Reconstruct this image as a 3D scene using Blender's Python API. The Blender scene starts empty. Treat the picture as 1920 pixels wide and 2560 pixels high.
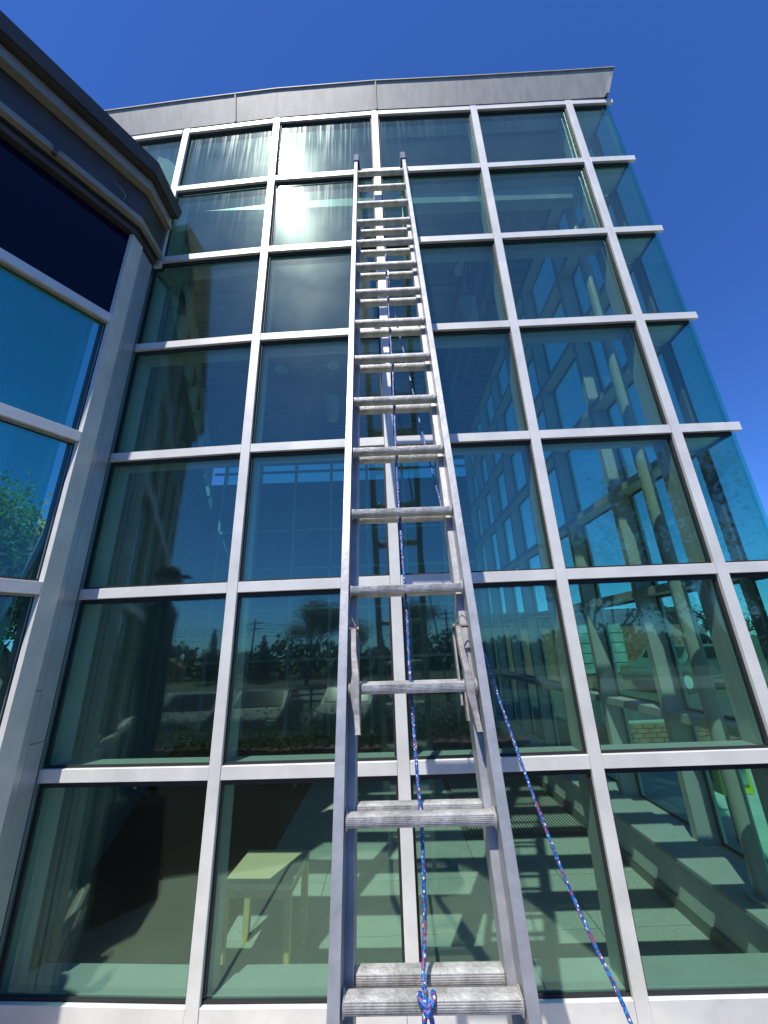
import bpy, bmesh, math, random
from mathutils import Vector, Matrix
random.seed(7)
R = math.radians
sc = bpy.context.scene
COL = sc.collection

# ------------------------------------------------------------------ camera
cam_d = bpy.data.cameras.new('camera'); cam = bpy.data.objects.new('camera', cam_d); COL.objects.link(cam)
sc.camera = cam
cam_d.sensor_fit = 'VERTICAL'; cam_d.sensor_height = 36.0; cam_d.lens = 13.514
cam_d.clip_start = 0.02; cam_d.clip_end = 2000
PITCH, ROLL, CH = R(19.363), R(2.103), 1.6
fwd = Vector((0, math.cos(PITCH), math.sin(PITCH)))
up0 = Vector((0, -math.sin(PITCH), math.cos(PITCH))); rt0 = Vector((1, 0, 0))
# image x axis = a, with world x = a*cos + b*sin
rt = rt0 * math.cos(ROLL) + (-up0) * math.sin(ROLL)
up = rt0 * math.sin(ROLL) + up0 * math.cos(ROLL)
m = Matrix((rt, up, -fwd)).transposed().to_4x4(); m.translation = Vector((0, 0, CH))
cam.matrix_world = m

# ------------------------------------------------------------------ sky, sun, exposure
SUN = Vector((-0.204, -0.4720, 0.8575)).normalized()
sun_el = math.asin(SUN.z); sun_az = math.atan2(SUN.x, SUN.y)
w = bpy.data.worlds.new('World'); sc.world = w; w.use_nodes = True
nt = w.node_tree; nt.nodes.clear()
sky = nt.nodes.new('ShaderNodeTexSky'); sky.sky_type = 'NISHITA'; sky.sun_disc = False
sky.sun_elevation = sun_el; sky.sun_rotation = sun_az
sky.air_density = 1.0; sky.dust_density = 0.15; sky.ozone_density = 5.0; sky.altitude = 300
hs = nt.nodes.new('ShaderNodeMix'); hs.data_type = 'RGBA'; hs.blend_type = 'MULTIPLY'; hs.inputs[0].default_value = 1.0; hs.inputs[7].default_value = (0.31, 0.55, 0.99, 1)
bg = nt.nodes.new('ShaderNodeBackground'); bg.inputs['Strength'].default_value = 0.15
wo = nt.nodes.new('ShaderNodeOutputWorld')
nt.links.new(sky.outputs[0], hs.inputs[6]); nt.links.new(hs.outputs[2], bg.inputs[0]); nt.links.new(bg.outputs[0], wo.inputs[0])
sd = bpy.data.lights.new('sun', 'SUN'); sd.energy = 5.0; sd.angle = R(0.53); sd.color = (1.0, 0.955, 0.89)
so = bpy.data.objects.new('sun', sd); COL.objects.link(so)
so.rotation_euler = SUN.to_track_quat('Z', 'Y').to_euler(); so.location = SUN * 30
sc.view_settings.view_transform = 'Standard'; sc.view_settings.look = 'None'
sc.view_settings.exposure = 0.32; sc.view_settings.gamma = 1.0; sc.view_settings.use_curve_mapping = False
sc.render.engine = 'CYCLES'
sc.cycles.transparent_max_bounces = 32; sc.cycles.max_bounces = 10; sc.cycles.glossy_bounces = 5
sc.cycles.diffuse_bounces = 4; sc.cycles.sample_clamp_indirect = 4.0
sc.render.resolution_x = 768; sc.render.resolution_y = 1024

# ------------------------------------------------------------------ materials
def mat(name, col, rough=0.6, metal=0.0, noise=0.0, nscale=8.0, bump=0.0, bscale=40.0, spec=0.5, col2=None, stretch=None):
    m_ = bpy.data.materials.new(name); m_.use_nodes = True; t = m_.node_tree; b = t.nodes['Principled BSDF']
    b.inputs['Roughness'].default_value = rough; b.inputs['Metallic'].default_value = metal
    b.inputs['Specular IOR Level'].default_value = spec
    b.inputs['Base Color'].default_value = (*col, 1)
    tc = t.nodes.new('ShaderNodeTexCoord'); src = tc.outputs['Object']
    if stretch:
        mp = t.nodes.new('ShaderNodeMapping'); mp.inputs['Scale'].default_value = stretch
        t.links.new(src, mp.inputs[0]); src = mp.outputs[0]
    if noise > 0 or col2:
        n = t.nodes.new('ShaderNodeTexNoise'); n.inputs['Scale'].default_value = nscale; n.inputs['Detail'].default_value = 6
        n.inputs['Roughness'].default_value = 0.65
        t.links.new(src, n.inputs['Vector'])
        r_ = t.nodes.new('ShaderNodeValToRGB')
        c2 = col2 or tuple(c * (1 - noise) for c in col)
        c1 = col if col2 else tuple(min(1, c * (1 + noise * 0.5)) for c in col)
        r_.color_ramp.elements[0].position = 0.35; r_.color_ramp.elements[0].color = (*c2, 1)
        r_.color_ramp.elements[1].position = 0.65; r_.color_ramp.elements[1].color = (*c1, 1)
        t.links.new(n.outputs['Fac'], r_.inputs[0]); t.links.new(r_.outputs[0], b.inputs['Base Color'])
    if bump > 0:
        n2 = t.nodes.new('ShaderNodeTexNoise'); n2.inputs['Scale'].default_value = bscale; n2.inputs['Detail'].default_value = 4
        t.links.new(src, n2.inputs['Vector'])
        bp = t.nodes.new('ShaderNodeBump'); bp.inputs['Strength'].default_value = bump; bp.inputs['Distance'].default_value = 0.01
        t.links.new(n2.outputs['Fac'], bp.inputs['Height']); t.links.new(bp.outputs[0], b.inputs['Normal'])
    return m_

def glass(name, tint, f0=0.05, rough=0.012, streak=0.0, dust=0.0, gl=(0.9, 1.0, 1.0), wav=0.0):
    """tinted pane: see-through tint plus Schlick mirror reflection; optional run-down dirt film"""
    m_ = bpy.data.materials.new(name); m_.use_nodes = True; t = m_.node_tree; t.nodes.clear(); N = t.nodes.new; L = t.links.new
    out = N('ShaderNodeOutputMaterial'); geo = N('ShaderNodeNewGeometry')
    dot = N('ShaderNodeVectorMath'); dot.operation = 'DOT_PRODUCT'; L(geo.outputs['Incoming'], dot.inputs[0]); L(geo.outputs['True Normal'], dot.inputs[1])
    ab = N('ShaderNodeMath'); ab.operation = 'ABSOLUTE'; L(dot.outputs['Value'], ab.inputs[0])
    om = N('ShaderNodeMath'); om.operation = 'SUBTRACT'; om.inputs[0].default_value = 1; L(ab.outputs[0], om.inputs[1])
    pw = N('ShaderNodeMath'); pw.operation = 'POWER'; L(om.outputs[0], pw.inputs[0]); pw.inputs[1].default_value = 5
    mu = N('ShaderNodeMath'); mu.operation = 'MULTIPLY_ADD'; L(pw.outputs[0], mu.inputs[0]); mu.inputs[1].default_value = 1 - f0; mu.inputs[2].default_value = f0
    tr = N('ShaderNodeBsdfTransparent'); tr.inputs[0].default_value = (*tint, 1)
    g = N('ShaderNodeBsdfGlossy'); g.inputs['Roughness'].default_value = rough; g.inputs['Color'].default_value = (*gl, 1)
    if wav > 0:
        tc0 = N('ShaderNodeTexCoord'); n0 = N('ShaderNodeTexNoise'); n0.inputs['Scale'].default_value = 2.2; n0.inputs['Detail'].default_value = 1
        L(tc0.outputs['Object'], n0.inputs['Vector']); bp = N('ShaderNodeBump'); bp.inputs['Strength'].default_value = wav; bp.inputs['Distance'].default_value = 0.01
        L(n0.outputs['Fac'], bp.inputs['Height']); L(bp.outputs[0], g.inputs['Normal'])
    mx = N('ShaderNodeMixShader'); L(mu.outputs[0], mx.inputs[0]); L(tr.outputs[0], mx.inputs[1]); L(g.outputs[0], mx.inputs[2])
    last = mx
    # thin film of dust, and rain runs
    tc = N('ShaderNodeTexCoord'); d1 = N('ShaderNodeTexNoise'); d1.inputs['Scale'].default_value = 3; L(tc.outputs['Object'], d1.inputs['Vector'])
    fm = N('ShaderNodeMath'); fm.operation = 'MULTIPLY'; L(d1.outputs['Fac'], fm.inputs[0]); fm.inputs[1].default_value = 0.012
    val = fm.outputs[0]
    if streak > 0:
        mp = N('ShaderNodeMapping'); mp.inputs['Scale'].default_value = (46, 46, 1.1); L(tc.outputs['Object'], mp.inputs[0])
        sn = N('ShaderNodeTexNoise'); sn.inputs['Scale'].default_value = 1; sn.inputs['Detail'].default_value = 3; L(mp.outputs[0], sn.inputs['Vector'])
        rp = N('ShaderNodeValToRGB'); rp.color_ramp.elements[0].position = 0.52; rp.color_ramp.elements[0].color = (0, 0, 0, 1)
        rp.color_ramp.elements[1].position = 0.78; rp.color_ramp.elements[1].color = (1, 1, 1, 1); L(sn.outputs['Fac'], rp.inputs[0])
        sx = N('ShaderNodeSeparateXYZ'); L(tc.outputs['Generated'], sx.inputs[0])
        zz = N('ShaderNodeMath'); zz.operation = 'POWER'; L(sx.outputs['Z'], zz.inputs[0]); zz.inputs[1].default_value = 1.6
        m3 = N('ShaderNodeMath'); m3.operation = 'MULTIPLY'; L(rp.outputs[0], m3.inputs[0]); L(zz.outputs[0], m3.inputs[1])
        m4 = N('ShaderNodeMath'); m4.operation = 'MULTIPLY_ADD'; L(m3.outputs[0], m4.inputs[0]); m4.inputs[1].default_value = streak; L(val, m4.inputs[2])
        val = m4.outputs[0]
    gd = N('ShaderNodeBsdfGlossy'); gd.inputs['Roughness'].default_value = 0.30; gd.inputs['Color'].default_value = (0.75, 0.85, 0.8, 1)
    mx2 = N('ShaderNodeMixShader'); L(val, mx2.inputs[0]); L(last.outputs[0], mx2.inputs[1]); L(gd.outputs[0], mx2.inputs[2]); last = mx2
    if dust > 0:
        df = N('ShaderNodeBsdfDiffuse'); df.inputs[0].default_value = (0.62, 0.74, 0.70, 1); d5 = N('ShaderNodeTexNoise'); d5.inputs['Scale'].default_value = 1.6; d5.inputs['Detail'].default_value = 5
        L(tc.outputs['Object'], d5.inputs['Vector']); m6 = N('ShaderNodeMath'); m6.operation = 'MULTIPLY'; L(d5.outputs['Fac'], m6.inputs[0]); m6.inputs[1].default_value = dust * 2
        mx5 = N('ShaderNodeMixShader'); L(m6.outputs[0], mx5.inputs[0]); L(last.outputs[0], mx5.inputs[1]); L(df.outputs[0], mx5.inputs[2]); last = mx5  # dust film also paints in the glare haze of the upper rows
    gh = N('ShaderNodeBsdfGlossy'); gh.inputs['Roughness'].default_value = 0.085; gh.inputs['Color'].default_value = (0.9, 1, 0.97, 1)
    mx3 = N('ShaderNodeMixShader'); mx3.inputs[0].default_value = 0.022; L(last.outputs[0], mx3.inputs[1]); L(gh.outputs[0], mx3.inputs[2]); last = mx3  # extra gloss lobe added as a halo round the sun glint
    L(last.outputs[0], out.inputs[0])
    return m_

M = {}
M['alu'] = mat('painted aluminium', (0.67, 0.665, 0.62), 0.42, 0.15, noise=0.13, nscale=3.5, bump=0.03, bscale=60, stretch=(1, 1, 1))
M['alu_pier'] = mat('pier cladding', (0.50, 0.51, 0.53), 0.35, 0.45, noise=0.12, nscale=2.5)
M['alu_in'] = mat('interior frame paint', (0.43, 0.45, 0.44), 0.5, 0.0, noise=0.08, nscale=3)
M['fascia'] = mat('weathered zinc fascia', (0.31, 0.32, 0.29), 0.6, 0.1, col2=(0.235, 0.24, 0.215), nscale=3.0, stretch=(5, 5, 0.8), bump=0.1, bscale=30)
M['bronze'] = mat('bronze canopy metal', (0.070, 0.061, 0.055), 0.5, 0.2, noise=0.25, nscale=4, bump=0.06, bscale=25)
M['bronze_sunlit'] = mat('sunlit bronze flashing', (0.36, 0.32, 0.26), 0.6, 0.1, col2=(0.27, 0.24, 0.19), nscale=5, bump=0.15, bscale=14)  # lit copy of the canopy bronze, sunlight put into its colour
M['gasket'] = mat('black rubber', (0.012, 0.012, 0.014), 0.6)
M['glass'] = glass('green tinted glass', (0.745, 0.875, 0.82), 0.080, 0.018, 0.0, 0.002, gl=(0.62, 1.0, 0.80), wav=0.09)
M['glass_mid'] = glass('dusty hazed green tinted glass', (0.745, 0.875, 0.82), 0.080, 0.020, 0.03, 0.014, gl=(0.62, 1.0, 0.80), wav=0.09)
M['glass_low'] = glass('lightly dusty hazed green tinted glass', (0.745, 0.875, 0.82), 0.080, 0.020, 0.0, 0.007, gl=(0.62, 1.0, 0.80), wav=0.09)
M['glass_top'] = glass('green tinted glass with rain runs', (0.745, 0.875, 0.82), 0.080, 0.022, 0.10, 0.022, gl=(0.62, 1.0, 0.80), wav=0.09)
M['glass_side'] = glass('side tinted glass', (0.56, 0.93, 0.83), 0.03, 0.01)
M['glass_wing'] = glass('wing tinted glass', (0.50, 0.82, 0.76), 0.035, 0.01)
M['spandrel'] = mat('navy spandrel glass', (0.004, 0.005, 0.018), 0.06, 0.0, spec=0.2)
M['rail'] = mat('ladder rail aluminium', (0.42, 0.42, 0.42), 0.45, 0.45, col2=(0.30, 0.305, 0.31), nscale=14, bump=0.07, bscale=60)
M['rung'] = mat('worn rung aluminium', (0.62, 0.61, 0.58), 0.5, 0.45, col2=(0.32, 0.31, 0.285), nscale=22, bump=0.3, bscale=120)
M['lock'] = mat('cast lock metal', (0.40, 0.38, 0.34), 0.55, 0.5, col2=(0.22, 0.20, 0.18), nscale=35, bump=0.08, bscale=80)
M['rust'] = mat('rusty steel', (0.20, 0.15, 0.12), 0.6, 0.5, noise=0.4, nscale=60)
M['cap'] = mat('blue grey rubber', (0.03, 0.055, 0.13), 0.7, 0.0, noise=0.3, nscale=40)
M['concrete'] = mat('beige concrete', (0.50, 0.44, 0.35), 0.85, 0, col2=(0.41, 0.36, 0.28), nscale=3, bump=0.2, bscale=60)
M['stone'] = mat('limestone base', (0.40, 0.385, 0.36), 0.75, 0, noise=0.15, nscale=10, bump=0.15, bscale=60)
M['dark_sheet'] = mat('black carpet', (0.012, 0.012, 0.014), 0.95, 0, spec=0.0)
M['mulch'] = mat('dark mulch', (0.03, 0.022, 0.016), 0.95, 0, spec=0.1, noise=0.5, nscale=25, bump=0.8, bscale=40)
M['asphalt'] = mat('asphalt', (0.055, 0.055, 0.055), 0.9, 0, noise=0.3, nscale=3, bump=0.3, bscale=60)
M['lawn'] = mat('lawn', (0.05, 0.085, 0.02), 0.95, 0, col2=(0.03, 0.055, 0.014), nscale=3)
M['earth'] = mat('far ground', (0.07, 0.08, 0.045), 0.95, 0, noise=0.4, nscale=0.05)
M['brick'] = mat('red brick', (0.30, 0.13, 0.085), 0.85, 0, noise=0.35, nscale=6, bump=0.2, bscale=60)
M['mortar'] = mat('mortar', (0.33, 0.31, 0.28), 0.9)
M['tile'] = mat('floor tile', (0.46, 0.465, 0.43), 0.5, 0, noise=0.1, nscale=6)
M['tile_lt'] = mat('speckled floor tile', (0.50, 0.505, 0.47), 0.55, 0, noise=0.25, nscale=90)
M['grout'] = mat('grout', (0.14, 0.14, 0.13), 0.9)
M['matt'] = mat('ribbed entrance mat', (0.10, 0.10, 0.095), 0.9, 0, noise=0.3, nscale=40)
M['paint'] = mat('painted wall', (0.42, 0.43, 0.41), 0.7, 0, noise=0.05, nscale=2)
M['paint_dk'] = mat('grey wall panel', (0.10, 0.12, 0.135), 0.7, 0, noise=0.15, nscale=2)
M['deck'] = mat('ceiling deck', (0.17, 0.20, 0.20), 0.7, 0, noise=0.1, nscale=2)
M['column'] = mat('white steel paint', (0.34, 0.39, 0.36), 0.28, 0.0, noise=0.04)
M['wood'] = mat('pale birch', (0.90, 0.70, 0.48), 0.5, 0, col2=(0.84, 0.63, 0.42), nscale=5, stretch=(1, 9, 1))
M['wood_leg'] = mat('birch leg', (0.78, 0.54, 0.24), 0.5, 0, noise=0.2, nscale=9)
M['lamp'] = mat('pendant metal', (0.42, 0.48, 0.47), 0.4, 0.2)
M['white'] = mat('white enamel', (0.75, 0.75, 0.72), 0.5)
M['bark'] = mat('bark', (0.075, 0.06, 0.045), 0.9, 0, noise=0.4, nscale=12, bump=0.5, bscale=30)
M['black'] = mat('black cloth', (0.012, 0.012, 0.014), 0.8)
M['cloth'] = mat('dark green jacket', (0.02, 0.03, 0.028), 0.85)
M['skin'] = mat('skin', (0.35, 0.20, 0.14), 0.6)
M['yellow'] = mat('yellow enamel', (0.75, 0.60, 0.02), 0.35)
M['wirem'] = mat('black cable', (0.01, 0.01, 0.01), 0.6)
M['timber'] = mat('weathered timber', (0.10, 0.08, 0.06), 0.85, 0, noise=0.3, nscale=8)
M['tyre'] = mat('tyre rubber', (0.02, 0.02, 0.02), 0.8)
M['carglass'] = mat('car window', (0.02, 0.025, 0.03), 0.15, 0, spec=0.3)
M['block'] = mat('glass block', (0.30, 0.42, 0.40), 0.15, 0, noise=0.3, nscale=2)

def leafmat(name, a, b):
    m_ = bpy.data.materials.new(name); m_.use_nodes = True; t = m_.node_tree; bs = t.nodes['Principled BSDF']
    oi = t.nodes.new('ShaderNodeNewGeometry'); r_ = t.nodes.new('ShaderNodeValToRGB')
    r_.color_ramp.elements[0].color = (*a, 1); r_.color_ramp.elements[1].color = (*b, 1)
    t.links.new(oi.outputs['Random Per Island'], r_.inputs[0]); t.links.new(r_.outputs[0], bs.inputs['Base Color'])
    bs.inputs['Roughness'].default_value = 0.6
    tl = t.nodes.new('ShaderNodeBsdfTranslucent'); t.links.new(r_.outputs[0], tl.inputs[0])
    mx = t.nodes.new('ShaderNodeMixShader'); mx.inputs[0].default_value = 0.4
    t.links.new(bs.outputs[0], mx.inputs[1]); t.links.new(tl.outputs[0], mx.inputs[2])
    t.links.new(mx.outputs[0], t.nodes['Material Output'].inputs[0]); return m_
M['leaf_spring'] = leafmat('spring leaves', (0.40, 0.30, 0.02), (0.62, 0.52, 0.04))
M['leaf_bud'] = leafmat('budding leaves', (0.10, 0.11, 0.03), (0.20, 0.20, 0.06))
M['leaf_dark'] = leafmat('evergreen needles', (0.012, 0.03, 0.012), (0.03, 0.06, 0.02))
M['leaf_hedge'] = leafmat('hedge leaves', (0.03, 0.06, 0.015), (0.10, 0.15, 0.04))

def ropemat():
    m_ = bpy.data.materials.new('blue braided rope'); m_.use_nodes = True; t = m_.node_tree; b = t.nodes['Principled BSDF']; N = t.nodes.new; L = t.links.new
    uv = N('ShaderNodeUVMap'); mp = N('ShaderNodeMapping'); mp.inputs['Scale'].default_value = (1, 1, 1); L(uv.outputs[0], mp.inputs[0])
    sx = N('ShaderNodeSeparateXYZ'); L(mp.outputs[0], sx.inputs[0])
    # braid coordinate: diagonal strands both ways
    def strand(sgn, mult):
        a = N('ShaderNodeMath'); a.operation = 'MULTIPLY_ADD'; L(sx.outputs['X'], a.inputs[0]); a.inputs[1].default_value = sgn * 5.0; L(sx.outputs['Y'], a.inputs[2])
        return a
    a = strand(1, 1); b2 = strand(-1, 1)
    cmb = N('ShaderNodeCombineXYZ'); L(a.outputs[0], cmb.inputs[0]); L(b2.outputs[0], cmb.inputs[1])
    v = N('ShaderNodeTexWhiteNoise'); v.noise_dimensions = '2D'
    fl = N('ShaderNodeVectorMath'); fl.operation = 'FLOOR'; L(cmb.outputs[0], fl.inputs[0]); L(fl.outputs[0], v.inputs[0])
    # long repeats of which colour shows
    n = N('ShaderNodeTexNoise'); n.inputs['Scale'].default_value = 0.35; L(cmb.outputs[0], n.inputs['Vector'])
    r_ = N('ShaderNodeValToRGB'); r_.color_ramp.interpolation = 'CONSTANT'; e = r_.color_ramp.elements
    e[0].position = 0; e[0].color = (0.008, 0.05, 0.24, 1); e[1].position = 0.34; e[1].color = (0.012, 0.14, 0.42, 1)
    for p_, c_ in ((0.62, (0.03, 0.25, 0.50)), (0.70, (0.30, 0.04, 0.07)), (0.88, (0.62, 0.66, 0.72)), (0.95, (0.01, 0.03, 0.15))):
        q = e.new(p_); q.color = (*c_, 1)
    L(v.outputs['Value'], r_.inputs[0]); L(r_.outputs[0], b.inputs['Base Color']); b.inputs['Roughness'].default_value = 0.55
    return m_
M['rope'] = ropemat()

# ------------------------------------------------------------------ helpers
def V(*a): return Vector(a)
class MB:
    def __init__(s): s.v = []; s.f = []
    def add(s, vs, fs):
        o = len(s.v); s.v += [tuple(x) for x in vs]; s.f += [tuple(i + o for i in f) for f in fs]; return s
    def box(s, c, hx, hy, hz):
        """hx, hy, hz = half-axis vectors"""
        c, hx, hy, hz = Vector(c), Vector(hx), Vector(hy), Vector(hz)
        vs = [c + hx * i + hy * j + hz * k for k in (-1, 1) for j in (-1, 1) for i in (-1, 1)]
        fs = [(0, 2, 3, 1), (4, 5, 7, 6), (0, 1, 5, 4), (2, 6, 7, 3), (0, 4, 6, 2), (1, 3, 7, 5)]
        if hx.cross(hy).dot(hz) < 0: fs = [f[::-1] for f in fs]
        return s.add(vs, fs)
    def abox(s, x0, x1, y0, y1, z0, z1):
        return s.box(((x0 + x1) / 2, (y0 + y1) / 2, (z0 + z1) / 2), ((x1 - x0) / 2, 0, 0), (0, (y1 - y0) / 2, 0), (0, 0, (z1 - z0) / 2))
    def ext(s, prof, c, ax, ay, d, caps=True):
        """profile (a,b) pairs in plane ax, ay at c, extruded along d"""
        c, ax, ay, d = map(Vector, (c, ax, ay, d)); n = len(prof)
        area = sum(prof[i][0] * prof[(i + 1) % n][1] - prof[(i + 1) % n][0] * prof[i][1] for i in range(n))
        if area * ax.cross(ay).dot(d) < 0: prof = prof[::-1]
        vs = [c + ax * a + ay * b for a, b in prof] + [c + ax * a + ay * b + d for a, b in prof]
        fs = [(i, (i + 1) % n, (i + 1) % n + n, i + n) for i in range(n)]
        if caps: fs += [tuple(range(n))[::-1], tuple(range(n, 2 * n))]
        return s.add(vs, fs)
    def tube(s, pts, r, n=8, caps=True):
        pts = [Vector(p) for p in pts]; rs = r if isinstance(r, (list, tuple)) else [r] * len(pts)
        o = len(s.v); prev = None
        for i, p in enumerate(pts):
            t = (pts[min(i + 1, len(pts) - 1)] - pts[max(i - 1, 0)]).normalized()
            if prev is None:
                a = t.orthogonal().normalized()
            else:
                a = (prev - t * prev.dot(t)).normalized()
            prev = a; b = t.cross(a)
            for k in range(n):
                an = 2 * math.pi * k / n; s.v.append(tuple(p + (a * math.cos(an) + b * math.sin(an)) * rs[i]))
        for i in range(len(pts) - 1):
            for k in range(n):
                s.f.append((o + i * n + k, o + i * n + (k + 1) % n, o + (i + 1) * n + (k + 1) % n, o + (i + 1) * n + k))
        if caps:
            s.f.append(tuple(o + k for k in range(n))[::-1]); s.f.append(tuple(o + (len(pts) - 1) * n + k for k in range(n)))
        return s
    def cyl(s, c, r, h, n=20, axis=(0, 0, 1), r2=None):
        a = Vector(axis).normalized(); return s.tube([Vector(c), Vector(c) + a * h], [r, r if r2 is None else r2], n)
    def mesh(s, name, m_, smooth=False, bevel=0):
        me = bpy.data.meshes.new(name); me.from_pydata(s.v, [], s.f); me.materials.append(m_); me.update()
        if bevel:
            bm = bmesh.new(); bm.from_mesh(me)
            bmesh.ops.bevel(bm, geom=bm.edges[:], offset=bevel, segments=1, affect='EDGES'); bm.to_mesh(me); bm.free()
        if smooth:
            for p in me.polygons: p.use_smooth = True
        return me
    def build(s, name, m_, parent=None, smooth=False, bevel=0):
        return link(name, s.mesh(name, m_, smooth, bevel), parent)
def link(name, me, parent=None, loc=None):
    o = bpy.data.objects.new(name, me); COL.objects.link(o)
    if parent is not None: o.parent = parent
    if loc is not None: o.location = loc
    return o
def tag(o, label=None, cat=None, group=None, kind=None):
    if label: o['label'] = label
    if cat: o['category'] = cat
    if group: o['group'] = group
    if kind: o['kind'] = kind
    return o
def empty(name, label, cat, group=None, loc=(0, 0, 0)):
    o = bpy.data.objects.new(name, None); COL.objects.link(o); o.location = loc; o.empty_display_size = 0.1
    return tag(o, label, cat, group)
def smooth_auto(o, ang=35):
    me = o.data
    for p in me.polygons: p.use_smooth = True
    bm = bmesh.new(); bm.from_mesh(me)
    for e in bm.edges:
        if len(e.link_faces) == 2 and e.calc_face_angle(0) > R(ang): e.smooth = False
    bm.to_mesh(me); bm.free()

GZ = -0.10                                              # ground level outside and floor level inside
# ------------------------------------------------------------------ ground
def sheet(name, poly, z, m_, **k):
    b = MB(); b.add([(x, y, z) for x, y in poly], [tuple(range(len(poly)))]); o = b.build(name, m_)
    tag(o, kind='structure'); return o
def ccw(p): return p if sum(p[i][0] * p[(i + 1) % len(p)][1] - p[(i + 1) % len(p)][0] * p[i][1] for i in range(len(p))) > 0 else p[::-1]
LOT = -0.90                                             # the lot behind the photographer lies lower
sheet('ground', [(-600, -5.6), (600, -5.6), (600, 600), (-600, 600)], GZ - 0.016, M['earth'])
b = MB(); b.add([(-600, -6.6, LOT), (600, -6.6, LOT), (600, -5.6, GZ - 0.016), (-600, -5.6, GZ - 0.016)], [(0, 1, 2, 3)]); tag(b.build('bank', M['lawn']), kind='structure')
sheet('terrain', [(-600, -600), (600, -600), (600, -6.6), (-600, -6.6)], LOT, M['earth'])
sheet('planting_bed', ccw([(-9, 2.0), (-9, -3.4), (9, -3.4), (9, 2.0)]), GZ - 0.012, M['mulch'])
sheet('parking_lot', ccw([(-40, -6.7), (40, -6.7), (40, -15.5), (-40, -15.5)]), LOT + 0.004, M['asphalt'])
sheet('lawn', ccw([(-60, -15.5), (60, -15.5), (60, -19), (-60, -19)]), LOT + 0.005, M['lawn'])
sheet('road', ccw([(-90, -19), (90, -19), (90, -27), (-90, -27)]), LOT + 0.004, mat('pale worn road', (0.20, 0.20, 0.19), 0.9, 0, noise=0.2, nscale=1))
slab = MB()
APR = ccw([(-2.30, 1.25), (-2.42, 0.92), (-1.53, 0.66), (-0.38, 0.30), (0.25, 0.36), (0.56, 0.62), (0.88, 1.05), (1.35, 2.13), (-1.76, 2.2)])
# concrete apron in two pours with a joint between
def clip(poly, x, keep_left):
    out = []
    for i in range(len(poly)):
        a, b = poly[i], poly[(i + 1) % len(poly)]
        ia, ib = (a[0] < x) == keep_left, (b[0] < x) == keep_left
        if ia: out.append(a)
        if ia != ib:
            t = (x - a[0]) / (b[0] - a[0]); out.append((x, a[1] + t * (b[1] - a[1])))
    return out
for k, (xa, xb) in enumerate(((-9, -1.02), (-1.0, 0.19), (0.21, 9))):
    p = clip(clip(APR, xb, True), xa, False)
    b = MB(); b.ext(p, (0, 0, GZ - 0.06), (1, 0, 0), (0, 1, 0), (0, 0, 0.075)); tag(b.build('pavement', M['concrete'], bevel=0.003), kind='structure')
sheet('side_pavement', ccw([(2.6, 2.0), (9, 2.0), (9, 7.2), (2.6, 7.2)]), GZ - 0.008, mat('pale side walk', (0.42, 0.42, 0.37), 0.85, 0, noise=0.15, nscale=4))
sheet('side_road', ccw([(2.6, 8.0), (40, 8.0), (40, 15), (2.6, 15)]), GZ - 0.008, M['asphalt'])

# ------------------------------------------------------------------ the glazed building
Z = [6.41, 5.56, 4.68, 3.78, 2.86, 1.955, 1.037, 0.20]
PL = [V(-2.72, 2.345, 0), V(-1.797, 2.279, 0), V(-0.890, 2.222, 0), V(0.050, 2.192, 0), V(0.991, 2.183, 0), V(1.891, 2.170, 0), V(2.262, 2.167, 0)]
W = 0.060; DEPTH = 0.165
hall = empty('glass_hall', 'tall hall with green tinted panes in silver frames behind the ladder', 'building', loc=(0.2, 2.2, GZ))
hall_off = -Vector(hall.location)
def hb(mb, name, m_, parent=None, **k):
    """build in world coordinates under the hall"""
    if parent is None or parent is hall:
        mb.v = [tuple(Vector(v) + hall_off) for v in mb.v]
        return mb.build(name, m_, hall, **k)
    off = hall_off - Vector(parent.location)
    mb.v = [tuple(Vector(v) + off) for v in mb.v]; return mb.build(name, m_, parent, **k)
UP = V(0, 0, 1)
def seg(i):
    a, b = PL[i], PL[i + 1]; t = (b - a).normalized(); n = V(t.y, -t.x, 0)      # n points outwards (towards -Y)
    return a, b, t, n, (b - a).length
# mullions
for i in range(6):
    t0 = seg(max(i - 1, 0))[2]; t1 = seg(min(i, 5))[2]; t = (t0 + t1).normalized(); n = V(t.y, -t.x, 0); p = PL[i]
    zb, zt = (-0.02, 6.44) if i else (4.6, 6.44)
    if i == 1: p = p + t * 0.012
    if i == 1:
        q = p - t * 0.062; b = MB(); b.box(q - n * 0.127 + UP * 2.29, t * (W / 2 - 0.001), n * 0.065, UP * 2.28); hb(b, 'mullion_tube', M['alu_in']); zb = 4.60
    h = (zt - zb) / 2; zc = (zt + zb) / 2
    b = MB(); b.box(p - n * 0.0105 + UP * zc, t * (W / 2), n * 0.0115, UP * h)          # outer cap
    o = hb(b, 'mullion', M['alu'], bevel=0.0015)
    b = MB(); b.box(p - n * (0.062 + 0.065) + UP * (zc - 0.02), t * (W / 2 - 0.001), n * 0.065, UP * (h - 0.02))
    hb(b, 'mullion_tube', M['alu_in'])
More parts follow.
